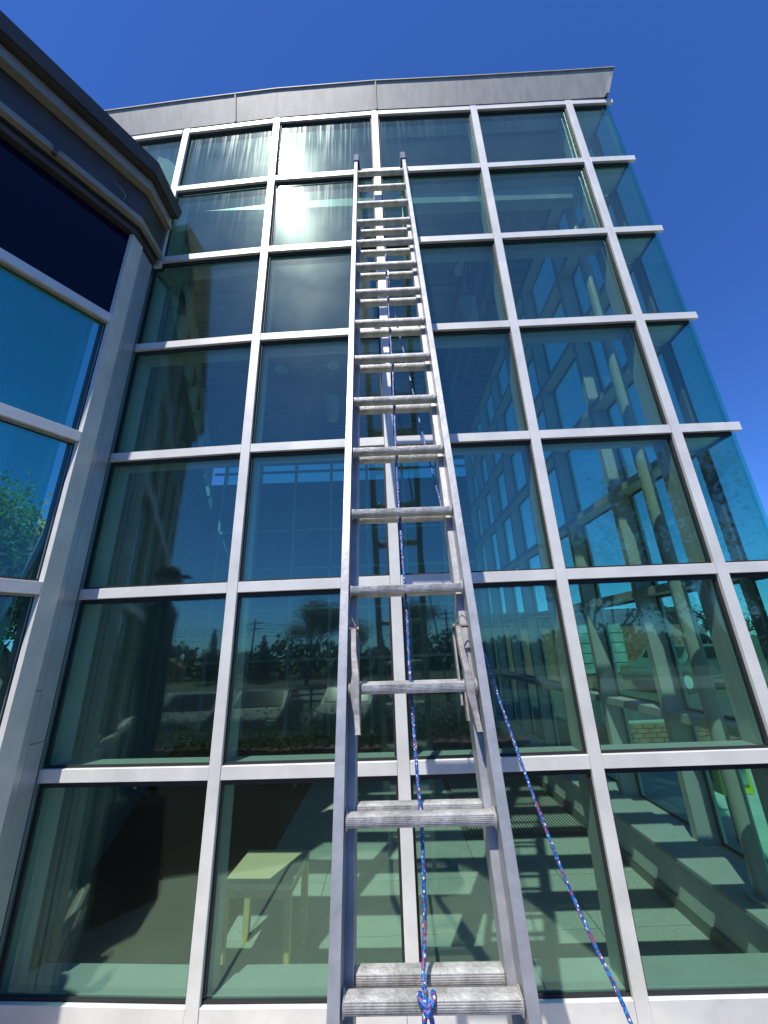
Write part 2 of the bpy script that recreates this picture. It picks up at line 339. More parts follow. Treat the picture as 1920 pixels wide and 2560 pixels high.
# horizontals, panes, gaskets
for i in range(6):
    a, b_, t, n, L = seg(i)
    for j, z in enumerate(Z):
        if i == 0 and j > 1: continue
        s0, s1 = W / 2 + 0.0016, L - W / 2 - 0.0016
        if i == 5: s1 = L + 0.045
        if i == 1 and j >= 2: s0 = -0.022
        c = a + t * (s0 + s1) / 2
        hz = W / 2; zc = z
        if j == 7: hz = 0.052; zc = 0.132
        mb = MB(); mb.box(c - n * 0.012 + UP * zc, t * ((s1 - s0) / 2), n * 0.0105, UP * hz)
        hb(mb, 'transom', M['alu'], bevel=0.0015)
        s1b = min(s1, L - 0.018 if i == 5 else s1)
        c2 = a + t * (s0 + s1b) / 2; dz = hz - 0.001
        hd = 0.108 if i == 5 else 0.064
        mb = MB(); mb.box(c2 - n * (0.062 + hd) + UP * zc, t * ((s1b - s0) / 2 - 0.001), n * hd, UP * dz)
        hb(mb, 'transom_tube', M['white'] if i == 5 else M['alu_in'])  # corner tubes lightened in colour to brighten their dim undersides
    for j in range(7):
        if i == 0 and j > 0: continue
        z1, z0 = Z[j] - 0.006, Z[j + 1] + 0.006
        if j == 6: z0 = 0.165
        e0, e1 = 0.006, L - 0.006
        if i == 1 and j >= 2: e0 = -0.042
        if i == 5: e1 = L - 0.002
        c = a + t * (e0 + e1) / 2 - n * 0.046 + UP * ((z0 + z1) / 2)
        gm = M[{0: 'glass_top', 1: 'glass_mid', 2: 'glass_low'}.get(j, 'glass')]
        hh = (z1 - z0) / 2; hl = (e1 - e0) / 2
        mb = MB(); mb.box((0, 0, 0), t * hl, n * 0.011, UP * hh)
        pane = mb.build('glass_pane', gm, hall); pane.location = c + hall_off
        # panes never sit perfectly plumb
        tl = R(0.8) if (i == 2 and j == 0) else 0.0 if (i == 2 and j == 1) else R(random.uniform(-0.3, 0.3)); pane.rotation_mode = 'QUATERNION'
        from mathutils import Quaternion
        pane.rotation_quaternion = Quaternion(t, tl)
        # black rubber gasket ring just proud of the pane
        g = 0.016; gb = MB()
        zt = hh - (W / 2 - 0.006); zb_ = -hh + (W / 2 - 0.006); xl = -hl + (W / 2 - 0.006); xr = hl - (W / 2 - 0.006) * (0 if i == 5 else 1)
        if j == 6: zb_ = -hh + 0.018
        of = n * 0.0172
        gb.box(of + UP * (zt - g / 2 - 0.002), t * ((xr - xl) / 2), n * 0.0055, UP * (g / 2 + 0.008))
        gb.box(of + UP * (zb_ + g / 2 - 0.004), t * ((xr - xl) / 2), n * 0.0055, UP * (g / 2))
        gb.box(of + t * (xl + g / 2 - 0.003), t * (g / 2), n * 0.0053, UP * ((zt - zb_) / 2 - g))
        if i != 5: gb.box(of + t * (xr - g / 2 + 0.003), t * (g / 2), n * 0.0053, UP * ((zt - zb_) / 2 - g))
        gb.build('gasket', M['gasket'], pane)
# sill below the lowest horizontal
for i in range(1, 6):
    a, b_, t, n, L = seg(i)
    mb = MB(); mb.box(a + t * L / 2 - n * 0.004 + UP * 0.047, t * (L / 2 - W / 2 - 0.001), n * 0.012, UP * 0.031); hb(mb, 'sill_flashing', M['alu'], bevel=0.001)
    k = 2
    for q in range(k):
        mb = MB(); mb.box(a + t * (L * (q + .5) / k) - n * 0.02 + UP * (-0.04), t * (L / k / 2 - 0.003), n * 0.035, UP * 0.06); hb(mb, 'base_stone', M['stone'], bevel=0.003)
    mb = MB(); mb.box(a + t * (L / 2 + (0.0 if i < 5 else -0.01)) - n * (0.062 + 0.10) + UP * 0.160, t * (L / 2 - 0.001 - (0.04 if i == 5 else 0)), n * 0.098, UP * 0.012); hb(mb, 'window_ledge', M['alu_in'])
# right-hand side wall, running back from the corner
XG = 2.262; MY = [2.435, 3.33, 4.25, 5.17, 6.09, 7.01, 7.93, 8.85]
for k, y in enumerate(MY):
    mb = MB(); mb.abox(XG - (0.16 if k else 0.036), XG - 0.013, y - W / 2, y + W / 2, 0.0, 6.38); hb(mb, 'mullion_tube', M['alu_in'] if k else M['paint_dk'])  # corner tube painted dark for the shade of the transoms
    if k: mb = MB(); mb.abox(XG + 0.013, XG + 0.035, y - W / 2, y + W / 2, 0.0, 6.38); hb(mb, 'mullion', M['alu'])
for j, z in enumerate(Z):
    ys = [2.20] + MY
    for k in range(len(ys) - 1):
        y0 = ys[k] + (W / 2 if k else 0); y1 = ys[k + 1] - W / 2
        if k == 0:
            continue
        mb = MB(); mb.abox(XG - 0.155, XG - 0.014, y0 + 0.001, y1 - 0.001, z - W / 2, z + W / 2); hb(mb, 'transom_tube', M['alu_in'])
    for k in (range(1, len(ys) - 1) if j else ()):
        mb = MB(); mb.abox(XG + 0.014, XG + 0.033, ys[k] + W / 2 + 0.001, ys[k + 1] - W / 2 - 0.001, z - W / 2, z + W / 2); hb(mb, 'transom', M['alu'])
for k in range(len(MY)):
    y0 = (2.19 if k == 0 else MY[k - 1] + 0.004); y1 = MY[k] - 0.004
    for j in range(7):
        z1, z0 = Z[j] - 0.006, Z[j + 1] + 0.006
        mb = MB(); mb.abox(-0.010, 0.010, -(y1 - y0) / 2, (y1 - y0) / 2, -(z1 - z0) / 2, (z1 - z0) / 2)
        pane = mb.build('glass_pane', M['glass_side'], hall); pane.location = V(XG, (y0 + y1) / 2, (z0 + z1) / 2) + hall_off
        gb = MB(); hy, hz = (y1 - y0) / 2, (z1 - z0) / 2; g = 0.02
        ya, yb = (-hy + (0.03 if k else 0.0)), hy - 0.028
        gb.abox(-0.016, -0.0104, yb - g, yb, -hz, hz)
        if k: gb.abox(-0.016, -0.0104, ya, ya + g, -hz, hz)
        gb.abox(-0.0158, -0.0104, ya, yb, hz - 0.026 - g, hz - 0.02); gb.abox(-0.0158, -0.0104, ya, yb, -hz + 0.02, -hz + 0.026 + g)
        gb.build('gasket', M['gasket'], pane)
# knee wall and ledge along the side wall
mb = MB(); mb.abox(1.845, 2.10, 2.48, 9.0, GZ, 0.228); hb(mb, 'knee_wall', mat('white knee wall', (0.72, 0.74, 0.72), 0.6, 0, noise=0.05))
mb = MB(); mb.abox(1.805, 2.104, 2.475, 9.0, 0.229, 0.25); hb(mb, 'side_ledge', M['alu_in'])
mb = MB(); mb.abox(1.830, 1.8445, 2.46, 9.0, GZ + 0.006, GZ + 0.085); hb(mb, 'baseboard', mat('grey baseboard', (0.22, 0.24, 0.22), 0.6))
# roof edge: outward leaning fascia in panels
FZ0, FZ1, LEAN = 6.444, 6.745, 0.065
fj = [0.0, 0.42, 1.0]
flip = [PL[0] + (PL[0] - PL[1]), *PL[0:6], V(2.262, 2.162, 0)]
TIP = 0.095
for i in range(len(flip) - 1):
    a, b_ = flip[i], flip[i + 1]; t = (b_ - a).normalized(); n = V(t.y, -t.x, 0)
    for (u0, u1) in ([(0, 1)]):
        p0 = a + (b_ - a) * u0; p1 = a + (b_ - a) * u1
        x0 = p0 + n * 0.004; x1 = p1 + n * 0.004
        e1 = t * (TIP if i == len(flip) - 2 else 0.0)
        vs = [x0 + UP * FZ0, x1 + UP * FZ0, x1 + n * LEAN + e1 + UP * FZ1, x0 + n * LEAN + UP * FZ1]
        back = [v - n * 0.03 for v in vs]; back[2] = back[2] ; 
        mb = MB(); mb.add([v for v in vs] + back, [(0, 1, 2, 3), (7, 6, 5, 4), (0, 4, 5, 1), (1, 5, 6, 2), (2, 6, 7, 3), (3, 7, 4, 0)])
        hb(mb, 'fascia_panel', M['fascia'])
# standing joints on the fascia
for (i, u) in ((2, 0.55), (4, 0.02)):
    a, b_ = flip[i], flip[i + 1]; t = (b_ - a).normalized(); n = V(t.y, -t.x, 0); p = a + (b_ - a) * u + n * 0.006
    mb = MB(); mb.add([p - t * .006 + UP * FZ0, p + t * .006 + UP * FZ0, p + t * .006 + n * LEAN + UP * (FZ1 - .002), p - t * .006 + n * LEAN + UP * (FZ1 - .002)] +
                      [q + n * 0.006 for q in (p - t * .006 + UP * FZ0, p + t * .006 + UP * FZ0, p + t * .006 + n * LEAN + UP * (FZ1 - .002), p - t * .006 + n * LEAN + UP * (FZ1 - .002))],
                     [(0, 3, 2, 1), (4, 5, 6, 7), (0, 1, 5, 4), (1, 2, 6, 5), (2, 3, 7, 6), (3, 0, 4, 7)])
    hb(mb, 'fascia_joint', M['fascia'])
# coping strip on top
for i in range(len(flip) - 1):
    a, b_ = flip[i], flip[i + 1]; t = (b_ - a).normalized(); n = V(t.y, -t.x, 0); e1 = TIP if i == len(flip) - 2 else 0
    L = (b_ - a).length
    mb = MB(); mb.box(a + t * (L + e1) / 2 + n * (LEAN - 0.02) + UP * (FZ1 + 0.006), t * ((L + e1) / 2 + 0.003), n * 0.035, UP * 0.005); hb(mb, 'coping', M['fascia'])
# side fascia
a = V(2.262, 2.13, 0); b_ = V(2.262, 9.2, 0)
vs = [a + UP * FZ0, b_ + UP * FZ0, b_ + V(TIP, 0, FZ1), a + V(TIP, -0.03, FZ1)]
back = [v - V(0.03, 0, 0) for v in vs]
mb = MB(); mb.add(vs + back, [(0, 1, 2, 3), (7, 6, 5, 4), (0, 4, 5, 1), (1, 5, 6, 2), (2, 6, 7, 3), (3, 7, 4, 0)]); hb(mb, 'fascia_panel', M['fascia'])
mb = MB(); mb.ext(ccw([(-3.6, 2.46), (-2.72, 2.39), (2.26, 2.21), (2.26, 9.2), (-4.7, 9.2)]), (0, 0, 6.445), (1, 0, 0), (0, 1, 0), (0, 0, 0.27)); hb(mb, 'roof', M['bronze'])
# ceiling deck with ribs
mb = MB(); mb.ext(ccw([(-3.3, 2.52), (2.08, 2.40), (2.08, 9.05), (-4.5, 9.05)]), (0, 0, 6.40), (1, 0, 0), (0, 1, 0), (0, 0, 0.04)); ceil = hb(mb, 'ceiling', M['deck'])
rib = MB().box((0, 0, 0), (3.1, 0, 0), (0, 0.045, 0), (0, 0, 0.02)).mesh('ceiling_rib', M['deck'])
for k in range(40):
    y = 2.62 + 0.165 * k
    if y < 9: link('ceiling_rib', rib, ceil, V(-1.05, y, 6.378) + hall_off)
# edge beam carrying the top, just behind the panes
mb = MB(); mb.abox(-2.6, 2.0, 2.50, 2.60, 5.60, 5.66); mb.abox(-2.6, 2.0, 2.54, 2.56, 5.66, 5.90); mb.abox(-2.6, 2.0, 2.50, 2.60, 5.90, 5.93)
hb(mb, 'edge_beam', M['column'])
for x in (-1.5, 0.2, 1.2):
    mb = MB(); mb.abox(x - .035, x + .035, 2.7, 9.0, 6.22, 6.355); hb(mb, 'ceiling_beam', M['deck'])
for k, x in enumerate((1.35, 1.5, 1.68)):
    mb = MB(); mb.tube([(x, 2.7, 6.12 - .03 * k), (x, 9, 6.12 - .03 * k)], 0.035, 10); hb(mb, 'ceiling_pipe', M['deck'], smooth=True)
# inner walls
def wall_quad(p0, p1, z0, z1, th, name, m_, parent=None):
    p0, p1 = V(*p0, 0), V(*p1, 0); t = (p1 - p0).normalized(); n = V(t.y, -t.x, 0)
    mb = MB(); mb.box((p0 + p1) / 2 + UP * (z0 + z1) / 2, t * (p1 - p0).length / 2, n * th / 2, UP * (z1 - z0) / 2); return hb(mb, name, m_, parent)
LW0, LW1 = (-2.0, 2.42), (-4.55, 9.2)
wall_quad(LW0, LW1, GZ, 5.25, 0.08, 'left_wall', M['paint_dk']); wall_quad(LW0, LW1, 6.2, 6.40, 0.08, 'left_wall_head', M['paint'])
lt = (V(*LW1, 0) - V(*LW0, 0)); 
for k in range(10):
    u = (k + 0.02) / 9.6; p = V(*LW0, 0) + lt * u; t = lt.normalized(); n = V(t.y, -t.x, 0)
    mb = MB(); mb.box(p + UP * 5.725, t * (0.10 if k % 2 else 0.04), n * 0.09, UP * 0.474); hb(mb, 'clerestory_post', M['paint'])
    q = p + t * 0.36
    mb = MB(); mb.box(q + UP * 5.725, t * 0.34, n * 0.005, UP * 0.474); hb(mb, 'clerestory_pane', M['glass_side'])
mb = MB(); mid = V(*LW0, 0) + lt * 0.5; mb.box(mid + UP * 5.79 + n * 0.0, lt / 2, n * 0.05, UP * 0.05); hb(mb, 'clerestory_rail', M['paint_dk'])
# pale drapes of panelling low on the left wall
for k in range(9):
    p = V(*LW0, 0) + lt * (0.08 + k * 0.1); mb = MB(); mb.box(p + UP * 2.6 - n * (-0.05), t * 0.015, n * 0.02, UP * 2.6); hb(mb, 'wall_batten', M['deck'])
# far wall
wall_quad((-4.6, 9.2), (2.3, 9.2), GZ, 5.72, 0.10, 'far_wall', M['paint_dk']); wall_quad((-4.6, 9.2), (2.3, 9.2), 6.27, 6.40, 0.10, 'far_wall_head', M['paint_dk'])
for k in range(8):
    x = -4.1 + k * 0.92
    mb = MB(); mb.abox(x - .03, x + .03, 9.12, 9.24, 5.721, 6.269); hb(mb, 'clerestory_post', M['alu_in'])
    if k < 7:
        mb = MB(); mb.abox(x + .031, x + .889, 9.19, 9.20, 5.721, 6.269); hb(mb, 'clerestory_pane', M['glass_side'])
mb = MB(); mb.abox(-4.4, 2.2, 9.13, 9.185, 6.0, 6.05); hb(mb, 'clerestory_rail', M['deck'])
for k in range(8):
    x = -4.1 + k * 0.92; mb = MB(); mb.abox(x - .03, x + .03, 9.07, 9.145, GZ, 5.70); hb(mb, 'far_mullion', M['alu_in'])
for z in (4.4, 3.45, 2.5, 1.4):
    mb = MB(); mb.abox(-4.3, 2.1, 9.08, 9.14, z - .03, z + .03); hb(mb, 'far_transom', M['alu_in'])
# floor and tiles
mb = MB(); mb.ext(ccw([(-2.3, 2.46), (1.845, 2.27), (1.845, 9.1), (-4.5, 9.1)]), (0, 0, GZ - 0.03), (1, 0, 0), (0, 1, 0), (0, 0, 0.028)); floor = hb(mb, 'floor', M['grout'])
tm = [MB().box((0, 0, 0), (0.297, 0, 0), (0, 0.297, 0), (0, 0, 0.003)).mesh('floor_tile', M[k]) for k in ('tile', 'tile_lt')]
for ix in range(6):
    for iy in range(9):
        x = 1.54 - ix * 0.6; y = 2.83 + iy * 0.6
        if y > 4.4 and x > 0.7: continue
        link('floor_tile', tm[1 if ((ix in (0, 1) and iy in (1, 2)) or (ix + iy) % 5 == 0) else 0], floor, V(x, y, GZ + 0.002) + hall_off)
mb = MB(); mb.ext(ccw([(-2.3, 2.50), (-1.10, 2.44), (-1.10, 9.0), (-4.4, 9.0)]), (0, 0, GZ + 0.006), (1, 0, 0), (0, 1, 0), (0, 0, 0.006)); hb(mb, 'dark_sheet', M['dark_sheet'])  # black sheet added to darken the floor on the left
emat = empty('entrance_mat', 'ribbed grey entrance mat on the hall floor beyond the striped sunlight', 'mat', loc=(1.25, 5.2, GZ + 0.004))
MB().abox(-0.55, 0.55, -0.8, 0.9, 0, 0.006).build('mat_base', M['matt'], emat)
for k in range(36):
    MB().abox(-0.54 + k * 0.0302, -0.528 + k * 0.0302, -0.78, 0.88, 0.006, 0.011).build('mat_rib', M['tile'], emat)

# ------------------------------------------------------------------ things inside the hall
c_ = empty('steel_column', 'round white steel column standing inside the glass corner of the hall', 'column', loc=(1.975, 2.66, 0.252))
o = MB().cyl((0, 0, 0), 0.046, 6.12, 28).build('shaft', M['column'], c_); smooth_auto(o)
o = MB().cyl((0, 0, 0), 0.09, 0.02, 24).build('base_plate', M['column'], c_); smooth_auto(o)
def pendant(x, y, zt, zc, h, label, full=True):
    p = empty('pendant_lamp', label, 'lamp', 'cylinder pendant lamps under the hall ceiling', loc=(x, y, zt))
    o = MB().cyl((0, 0, -0.05), 0.11, 0.05, 20, r2=0.085).build('ceiling_rose', M['white'], p); smooth_auto(o)
    MB().tube([(0, 0, -0.05), (0, 0, zc + h - zt)], 0.008, 6).build('stem', M['lamp'], p)
    o = MB().cyl((0, 0, zc - zt), 0.105, h, 24).build('shade', M['lamp'], p); smooth_auto(o)
    o = MB().cyl((0, 0, zc - zt - 0.03), 0.07, 0.03, 20).build('diffuser', M['white'], p); smooth_auto(o)
    return p
pendant(1.164, 3.76, 6.35, 5.30, 0.42, 'nearest cylinder pendant lamp, seen right of the ladder under the third row of panes')
pendant(-0.80, 5.52, 6.35, 5.22, 0.40, 'far cylinder pendant lamp, seen just left of the ladder in the fourth row of panes')
o = MB().cyl((0, 0, -0.05), 0.12, 0.05, 20, r2=0.09).build('smoke_detector', M['white']); o.location = (-1.72, 5.57, 6.35); smooth_auto(o)
tag(o, 'round white smoke detector on the hall ceiling left of the far pendant lamp', 'smoke detector')
# low end table
tb = empty('end_table', 'low pale birch end table on the hall floor behind the lowest panes', 'table', loc=(-0.79, 2.95, GZ))
tb.rotation_euler = (0, 0, R(-4))
MB().abox(-0.205, 0.205, -0.195, 0.195, 0.425, 0.455).build('tabletop', M['wood'], tb, bevel=0.004)
for sy in (-1, 1): MB().box((0, sy * 0.175, 0.405), (0.165, 0, 0), (0, 0.009, 0), (0, 0, 0.019)).build('apron', M['wood_leg'], tb)
for sx in (-1, 1): MB().box((sx * 0.185, 0, 0.405), (0.009, 0, 0), (0, 0.155, 0), (0, 0, 0.019)).build('apron', M['wood_leg'], tb)
for sx in (-1, 1):
    for sy in (-1, 1): MB().box((sx * 0.183, sy * 0.173, 0.212), (0.019, 0, 0), (0, 0.019, 0), (0, 0, 0.212)).build('leg', M['wood_leg'], tb, bevel=0.003)
# box bench further back, dark
bn = empty('bench', 'dark padded bench standing deep in the unlit hall', 'bench', loc=(-0.5, 6.2, GZ))
MB().abox(-0.9, 0.9, -0.3, 0.3, 0.36, 0.46).build('seat', M['black'], bn, bevel=0.02)
for sx in (-1, 1):
    for sy in (-1, 1): MB().abox(sx * 0.8 - .02, sx * 0.8 + .02, sy * .24 - .02, sy * .24 + .02, 0, 0.36).build('leg', M['wood_leg'], bn)

# ------------------------------------------------------------------ the low wing on the left
wing = empty('low_wing', 'low glazed wing with dark bronze canopy in the left foreground', 'building', loc=(-1.82, 2.02, GZ))
woff = -Vector(wing.location)
def wb(mb, name, m_, parent=None, **k):
    mb.v = [tuple(Vector(v) + woff) for v in mb.v]; return mb.build(name, m_, parent or wing, **k)
WT = V(-0.54, -0.84, 0).normalized(); WN = V(0.84, -0.54, 0).normalized(); WC = V(-1.808, 2.016, 0)
LEN = 3.4; ms = [0.80, 1.75, 2.70, 3.4]
Zw = [3.78, 2.86, 1.955, 1.037, 0.16]
for s in ms:
    mb = MB(); mb.box(WC + WT * s - WN * 0.055 + UP * 2.2, WT * 0.032, WN * 0.056, UP * 2.4); wb(mb, 'mullion', M['alu'], bevel=0.0015)
prev = 0.004
for k, s in enumerate(ms):
    a0 = prev; a1 = s - 0.032
    for z in Zw:
        mb = MB(); mb.box(WC + WT * (a0 + a1) / 2 - WN * 0.045 + UP * z, WT * ((a1 - a0) / 2 - 0.001), WN * 0.045, UP * 0.033); wb(mb, 'transom', M['alu'], bevel=0.0015)
        mb = MB(); mb.box(WC + WT * (a0 + a1) / 2 - WN * 0.035 + UP * (z - 0.039), WT * ((a1 - a0) / 2 - 0.001), WN * 0.012, UP * 0.005); wb(mb, 'glazing_bead', M['fascia'])
    for j in range(4):
        z1, z0 = Zw[j] - 0.034, Zw[j + 1] + 0.034
        mb = MB(); mb.box((0, 0, 0), WT * ((a1 - a0) / 2), WN * 0.010, UP * (z1 - z0) / 2)
        pane = mb.build('glass_pane', M['glass_wing'], wing); pane.location = WC + WT * (a0 + a1) / 2 - WN * 0.06 + UP * (z0 + z1) / 2 + woff
        gb = MB(); hl, hh = (a1 - a0) / 2, (z1 - z0) / 2; g = 0.014
        for sg in (-1, 1):
            gb.box(WN * 0.016 + UP * sg * (hh - g / 2), WT * hl, WN * 0.0055, UP * g / 2); gb.box(WN * 0.016 + WT * sg * (hl - g / 2), WT * g / 2, WN * 0.0053, UP * (hh - g))
        gb.build('gasket', M['gasket'], pane)
        gb = MB(); gb.box(WN * 0.013 - WT * (hl - g - 0.002), WT * 0.002, WN * 0.001, UP * (hh - g)); gb.build('edge_highlight', M['block'], pane)  # pale line painted in as the highlight on the glass edge
    mb = MB(); mb.box(WC + WT * (a0 + a1) / 2 - WN * 0.05 + UP * 4.205, WT * ((a1 - a0) / 2), WN * 0.012, UP * 0.39); wb(mb, 'spandrel_panel', M['spandrel'])
    prev = s + 0.032
# corner pier: three upright folds between the wing and the hall
def vface(p, q, z0, z1, name, m_, th=0.02):
    p, q = V(*p, 0), V(*q, 0); t = (q - p).normalized(); n = V(t.y, -t.x, 0)
    mb = MB(); mb.box((p + q) / 2 - n * th / 2 + UP * (z0 + z1) / 2, t * ((q - p).length / 2), n * th / 2, UP * (z1 - z0) / 2); wb(mb, name, m_, bevel=0.001)
vface((-1.809, 2.014), (-1.799, 2.119), GZ, 4.60, 'pier_panel', M['alu'], 0.03)
for z0, z1 in ((GZ, 1.45), (1.453, 2.95), (2.953, 4.58)):
    vface((-1.8045, 2.122), (-1.8045, 2.164), z0, z1, 'pier_panel', M['alu_pier'])
for z0, z1 in ((GZ, 1.20), (1.203, 3.3), (3.303, 4.58)):
    vface((-1.8045, 2.167), (-1.809, 2.262), z0, z1, 'pier_panel', M['alu_pier'])
mb = MB(); mb.box(V(-1.885, 2.16, 2.2), (0.05, 0, 0), (0, 0.09, 0), (0, 0, 2.3)); wb(mb, 'pier_core', M['bronze'])
# canopy: profile (offset out, z) swept along wing wall then along the pier to the hall
PROF = [(-0.35, 4.602), (0.0, 4.602), (0.0, 4.612), (0.055, 4.66)]
def sweep(prof, name, m_, close=False):
    mb = MB(); k = len(prof); far = WC + WT * LEN
    def xo(d): return -1.797 + 0.75 * d
    for d, z in prof: mb.v.append(tuple(far + WN * d + UP * z))
    for d, z in prof:
        p = WC + WN * d; u = (xo(d) - p.x) / WT.x; mb.v.append(tuple(p + WT * u + UP * z))
    for d, z in prof: mb.v.append((xo(d), 2.255, z))
    for s in range(2):
        rng = range(k if close else k - 1)
        for i in rng:
            j = (i + 1) % k
            mb.f.append((s * k + i, (s + 1) * k + i, (s + 1) * k + j, s * k + j))
    if close: mb.f.append(tuple(range(k))); mb.f.append(tuple(range(2 * k, 3 * k))[::-1])
    o = wb(mb, name, m_)
    bm = bmesh.new(); bm.from_mesh(o.data); bmesh.ops.recalc_face_normals(bm, faces=bm.faces[:]); bm.to_mesh(o.data); bm.free()
    return o
sweep([(-0.30, 4.600), (0.012, 4.600), (0.018, 4.64), (-0.30, 4.64)], 'head_trim', M['bronze'], True)
sweep([(-0.30, 4.641), (0.035, 4.641), (0.035, 4.662), (-0.30, 4.662)], 'gap_shade_strip', M['gasket'], True)  # solid black strip, the shade of the gap painted in
sweep([(-0.30, 4.664), (0.080, 4.664), (0.080, 4.672), (0.054, 4.745), (-0.30, 4.745)], 'lower_flashing', M['bronze_sunlit'], True)
sweep([(-0.30, 4.747), (0.052, 4.747), (0.052, 4.991), (-0.30, 4.991)], 'soffit_band', M['bronze'], True)
sweep([(-0.30, 4.987), (0.110, 4.993), (0.122, 4.981), (0.090, 5.118), (-0.30, 5.118)], 'middle_fascia', M['bronze_sunlit'], True)  # leaned back to catch the sun, its paleness painted in
sweep([(-0.30, 5.120), (0.150, 5.120), (0.172, 5.113), (0.175, 5.127), (0.200, 5.205), (0.19, 5.21), (-0.30, 5.21)], 'upper_fascia', M['bronze'], True)
# clip seams over the lower flashing
for s in (0.52, 1.5):
    mb = MB(); mb.box(WC + WT * s + WN * 0.066 + UP * 4.705, WT * 0.012, WN * 0.014, UP * 0.048); wb(mb, 'flashing_clip', M['bronze'])
# loose wire sticking up off the gutter
mb = MB(); q = WC + WT * 0.13 + WN * 0.08 + UP * 4.74
mb.tube([q, q + V(0.01, 0.0, 0.04), q + V(-0.015, -0.03, 0.075), q + V(-0.04, -0.06, 0.085)], 0.0022, 5); wb(mb, 'loose_wire', M['bronze_sunlit'])
# rear glazing, roof and floor of the wing
mb = MB(); mb.box(WC + WT * 1.7 - WN * 0.80 + UP * 2.2, WT * 1.8, WN * 0.008, UP * 2.3); wb(mb, 'rear_glass', M['glass_wing'])
mb = MB(); mb.box(WC + WT * 1.7 - WN * 0.45 + UP * 4.9, WT * 1.75, WN * 0.38, UP * 0.25); wb(mb, 'roof', M['bronze'])
mb = MB(); mb.box(WC + WT * 1.7 - WN * 0.42 + UP * (GZ + 0.01), WT * 1.7, WN * 0.38, UP * 0.02); wb(mb, 'floor', M['tile'])
mb = MB(); mb.box(WC + WT * 1.7 - WN * 0.02 + UP * 0.01, WT * 1.7, WN * 0.03, UP * 0.11); wb(mb, 'base_course', M['stone'])
# walkway roof behind the wing with round downlights
wk = empty('walkway_roof', 'long slanting walkway soffit with round downlights seen through the left wing windows', 'canopy', loc=(-5.82, 6.72, 3.3))
wdir = V(-1.357, 1.347, 0).normalized(); wn = V(wdir.y, -wdir.x, 0)
MB().box((0, 0, 0.06), wdir * 3.3, wn * 0.40, UP * 0.06).build('roof_slab', M['paint_dk'], wk)
for k in (-1, 0, 1): MB().box(wn * (0.26 * k) + V(0, 0, -0.02), wdir * 3.3, wn * 0.03, UP * 0.02).build('soffit_strip', M['alu_in'], wk)
for k in range(8):
    for sx in (-0.14, 0.14):
        o = MB().cyl(wdir * (-2.9 + k * 0.8) + wn * sx + V(0, 0, -0.03), 0.07, 0.03, 16).build('downlight', M['white'], wk)
        MB().cyl(wdir * (-2.9 + k * 0.8) + wn * sx + V(0, 0, -0.034), 0.052, 0.004, 16).build('downlight_well', M['black'], o)
for k in (-1, 1): MB().cyl(wdir * (k * 2.6) + V(0, 0, -3.4), 0.07, 3.4, 14).build('post', M['paint_dk'], wk)

# ------------------------------------------------------------------ extension ladder
LP = V(-0.1143, 2.104, 5.3537); LD = V(-0.00076, -0.06593, -0.29758); LW = V(0.3774, -0.0066, -0.002)
wu = LW.normalized(); du = -LD.normalized(); ln = wu.cross(du).normalized(); ln = ln if ln.y > 0 else -ln     # ln points at the building
rowdir = V(wu.y, -wu.x, 0) * -1                                # horizontal, towards the building
rowdir = UP.cross(wu).normalized(); rowdir = rowdir if rowdir.y > 0 else -rowdir
lad = empty('extension_ladder', 'two-section aluminium extension ladder leaning against the glass front', 'ladder', loc=tuple(LP + LD * 18.3 + LW / 2))
loff = -Vector(lad.location)
def lb(mb, name, m_, parent=None, **k):
    mb.v = [tuple(Vector(v) + loff) for v in mb.v]; return mb.build(name, m_, parent or lad, **k)
def rail(p, out, top, bot, name):
    """channel rail: web at p side, flanges turned outwards"""
    f, dp, th = 0.027, 0.034, 0.0032
    prof = [(0, -dp), (f, -dp), (f, -dp + th), (th, -dp + th), (th, dp - th), (f, dp - th), (f, dp), (0, dp)]
    a = p + LD * top; d = LD * (bot - top)
    mb = MB(); mb.ext([(x, y) for x, y in prof], a, out, ln, d); return lb(mb, name, M['rail'], bevel=0.0007)
rail(LP - wu * 0.002, -wu, -0.62, 16.7, 'fly_rail'); rail(LP + LW + wu * 0.002, wu, -0.62, 16.7, 'fly_rail')
BO = ln * 0.069 + du * 0.015; ins = wu * 0.019
rail(LP + BO + ins, -wu, 2.65, 18.3, 'base_rail'); rail(LP + BO + LW - ins, wu, 2.65, 18.3, 'base_rail')
def rungmesh(length, name):
    prof = [(0.0165, -0.013), (0.0165, 0.011), (0.013, 0.0145)]
    prof += [(-0.004, 0.0150), (-0.010, 0.0140)]
    ridges = 6; z = 0.0125
    for k in range(ridges):
        zt = 0.0122 - k * 0.0036; bul = -0.0150 - 0.0042 * math.sin(math.pi * (k + 0.6) / (ridges + 0.6))
        prof += [(bul - 0.0013, zt), (bul - 0.0013, zt - 0.0020), (bul + 0.0003, zt - 0.0024), (bul + 0.0003, zt - 0.0034)]
    prof += [(-0.0135, -0.0115), (-0.012, -0.0135)]
    mb = MB(); mb.ext(prof, -wu * length / 2, rowdir, UP, wu * length)
    return mb.mesh(name, M['rung'])
rm1, rm2 = rungmesh(LW.length + 0.001, 'rung'), rungmesh(LW.length - 0.040, 'rung')
ringm = MB()
for k in range(1): pass
def swage():
    mb = MB(); mb.tube([V(0, 0, 0), wu * 0.004], [0.0235, 0.0195], 16); return mb.mesh('swage_collar', M['rung'], smooth=False)
sw = swage()
for i in range(17):
    o = link('rung', rm1, lad, LP + LD * i + LW / 2 + loff)
    link('swage_collar', sw, o, -LW / 2 + wu * 0.001)
    c2 = link('swage_collar', sw, o, LW / 2 - wu * 0.001); c2.rotation_euler = (0, 0, math.pi)
for i in range(3, 18):
    link('rung', rm2, lad, LP + LD * i + LW / 2 + BO + loff)
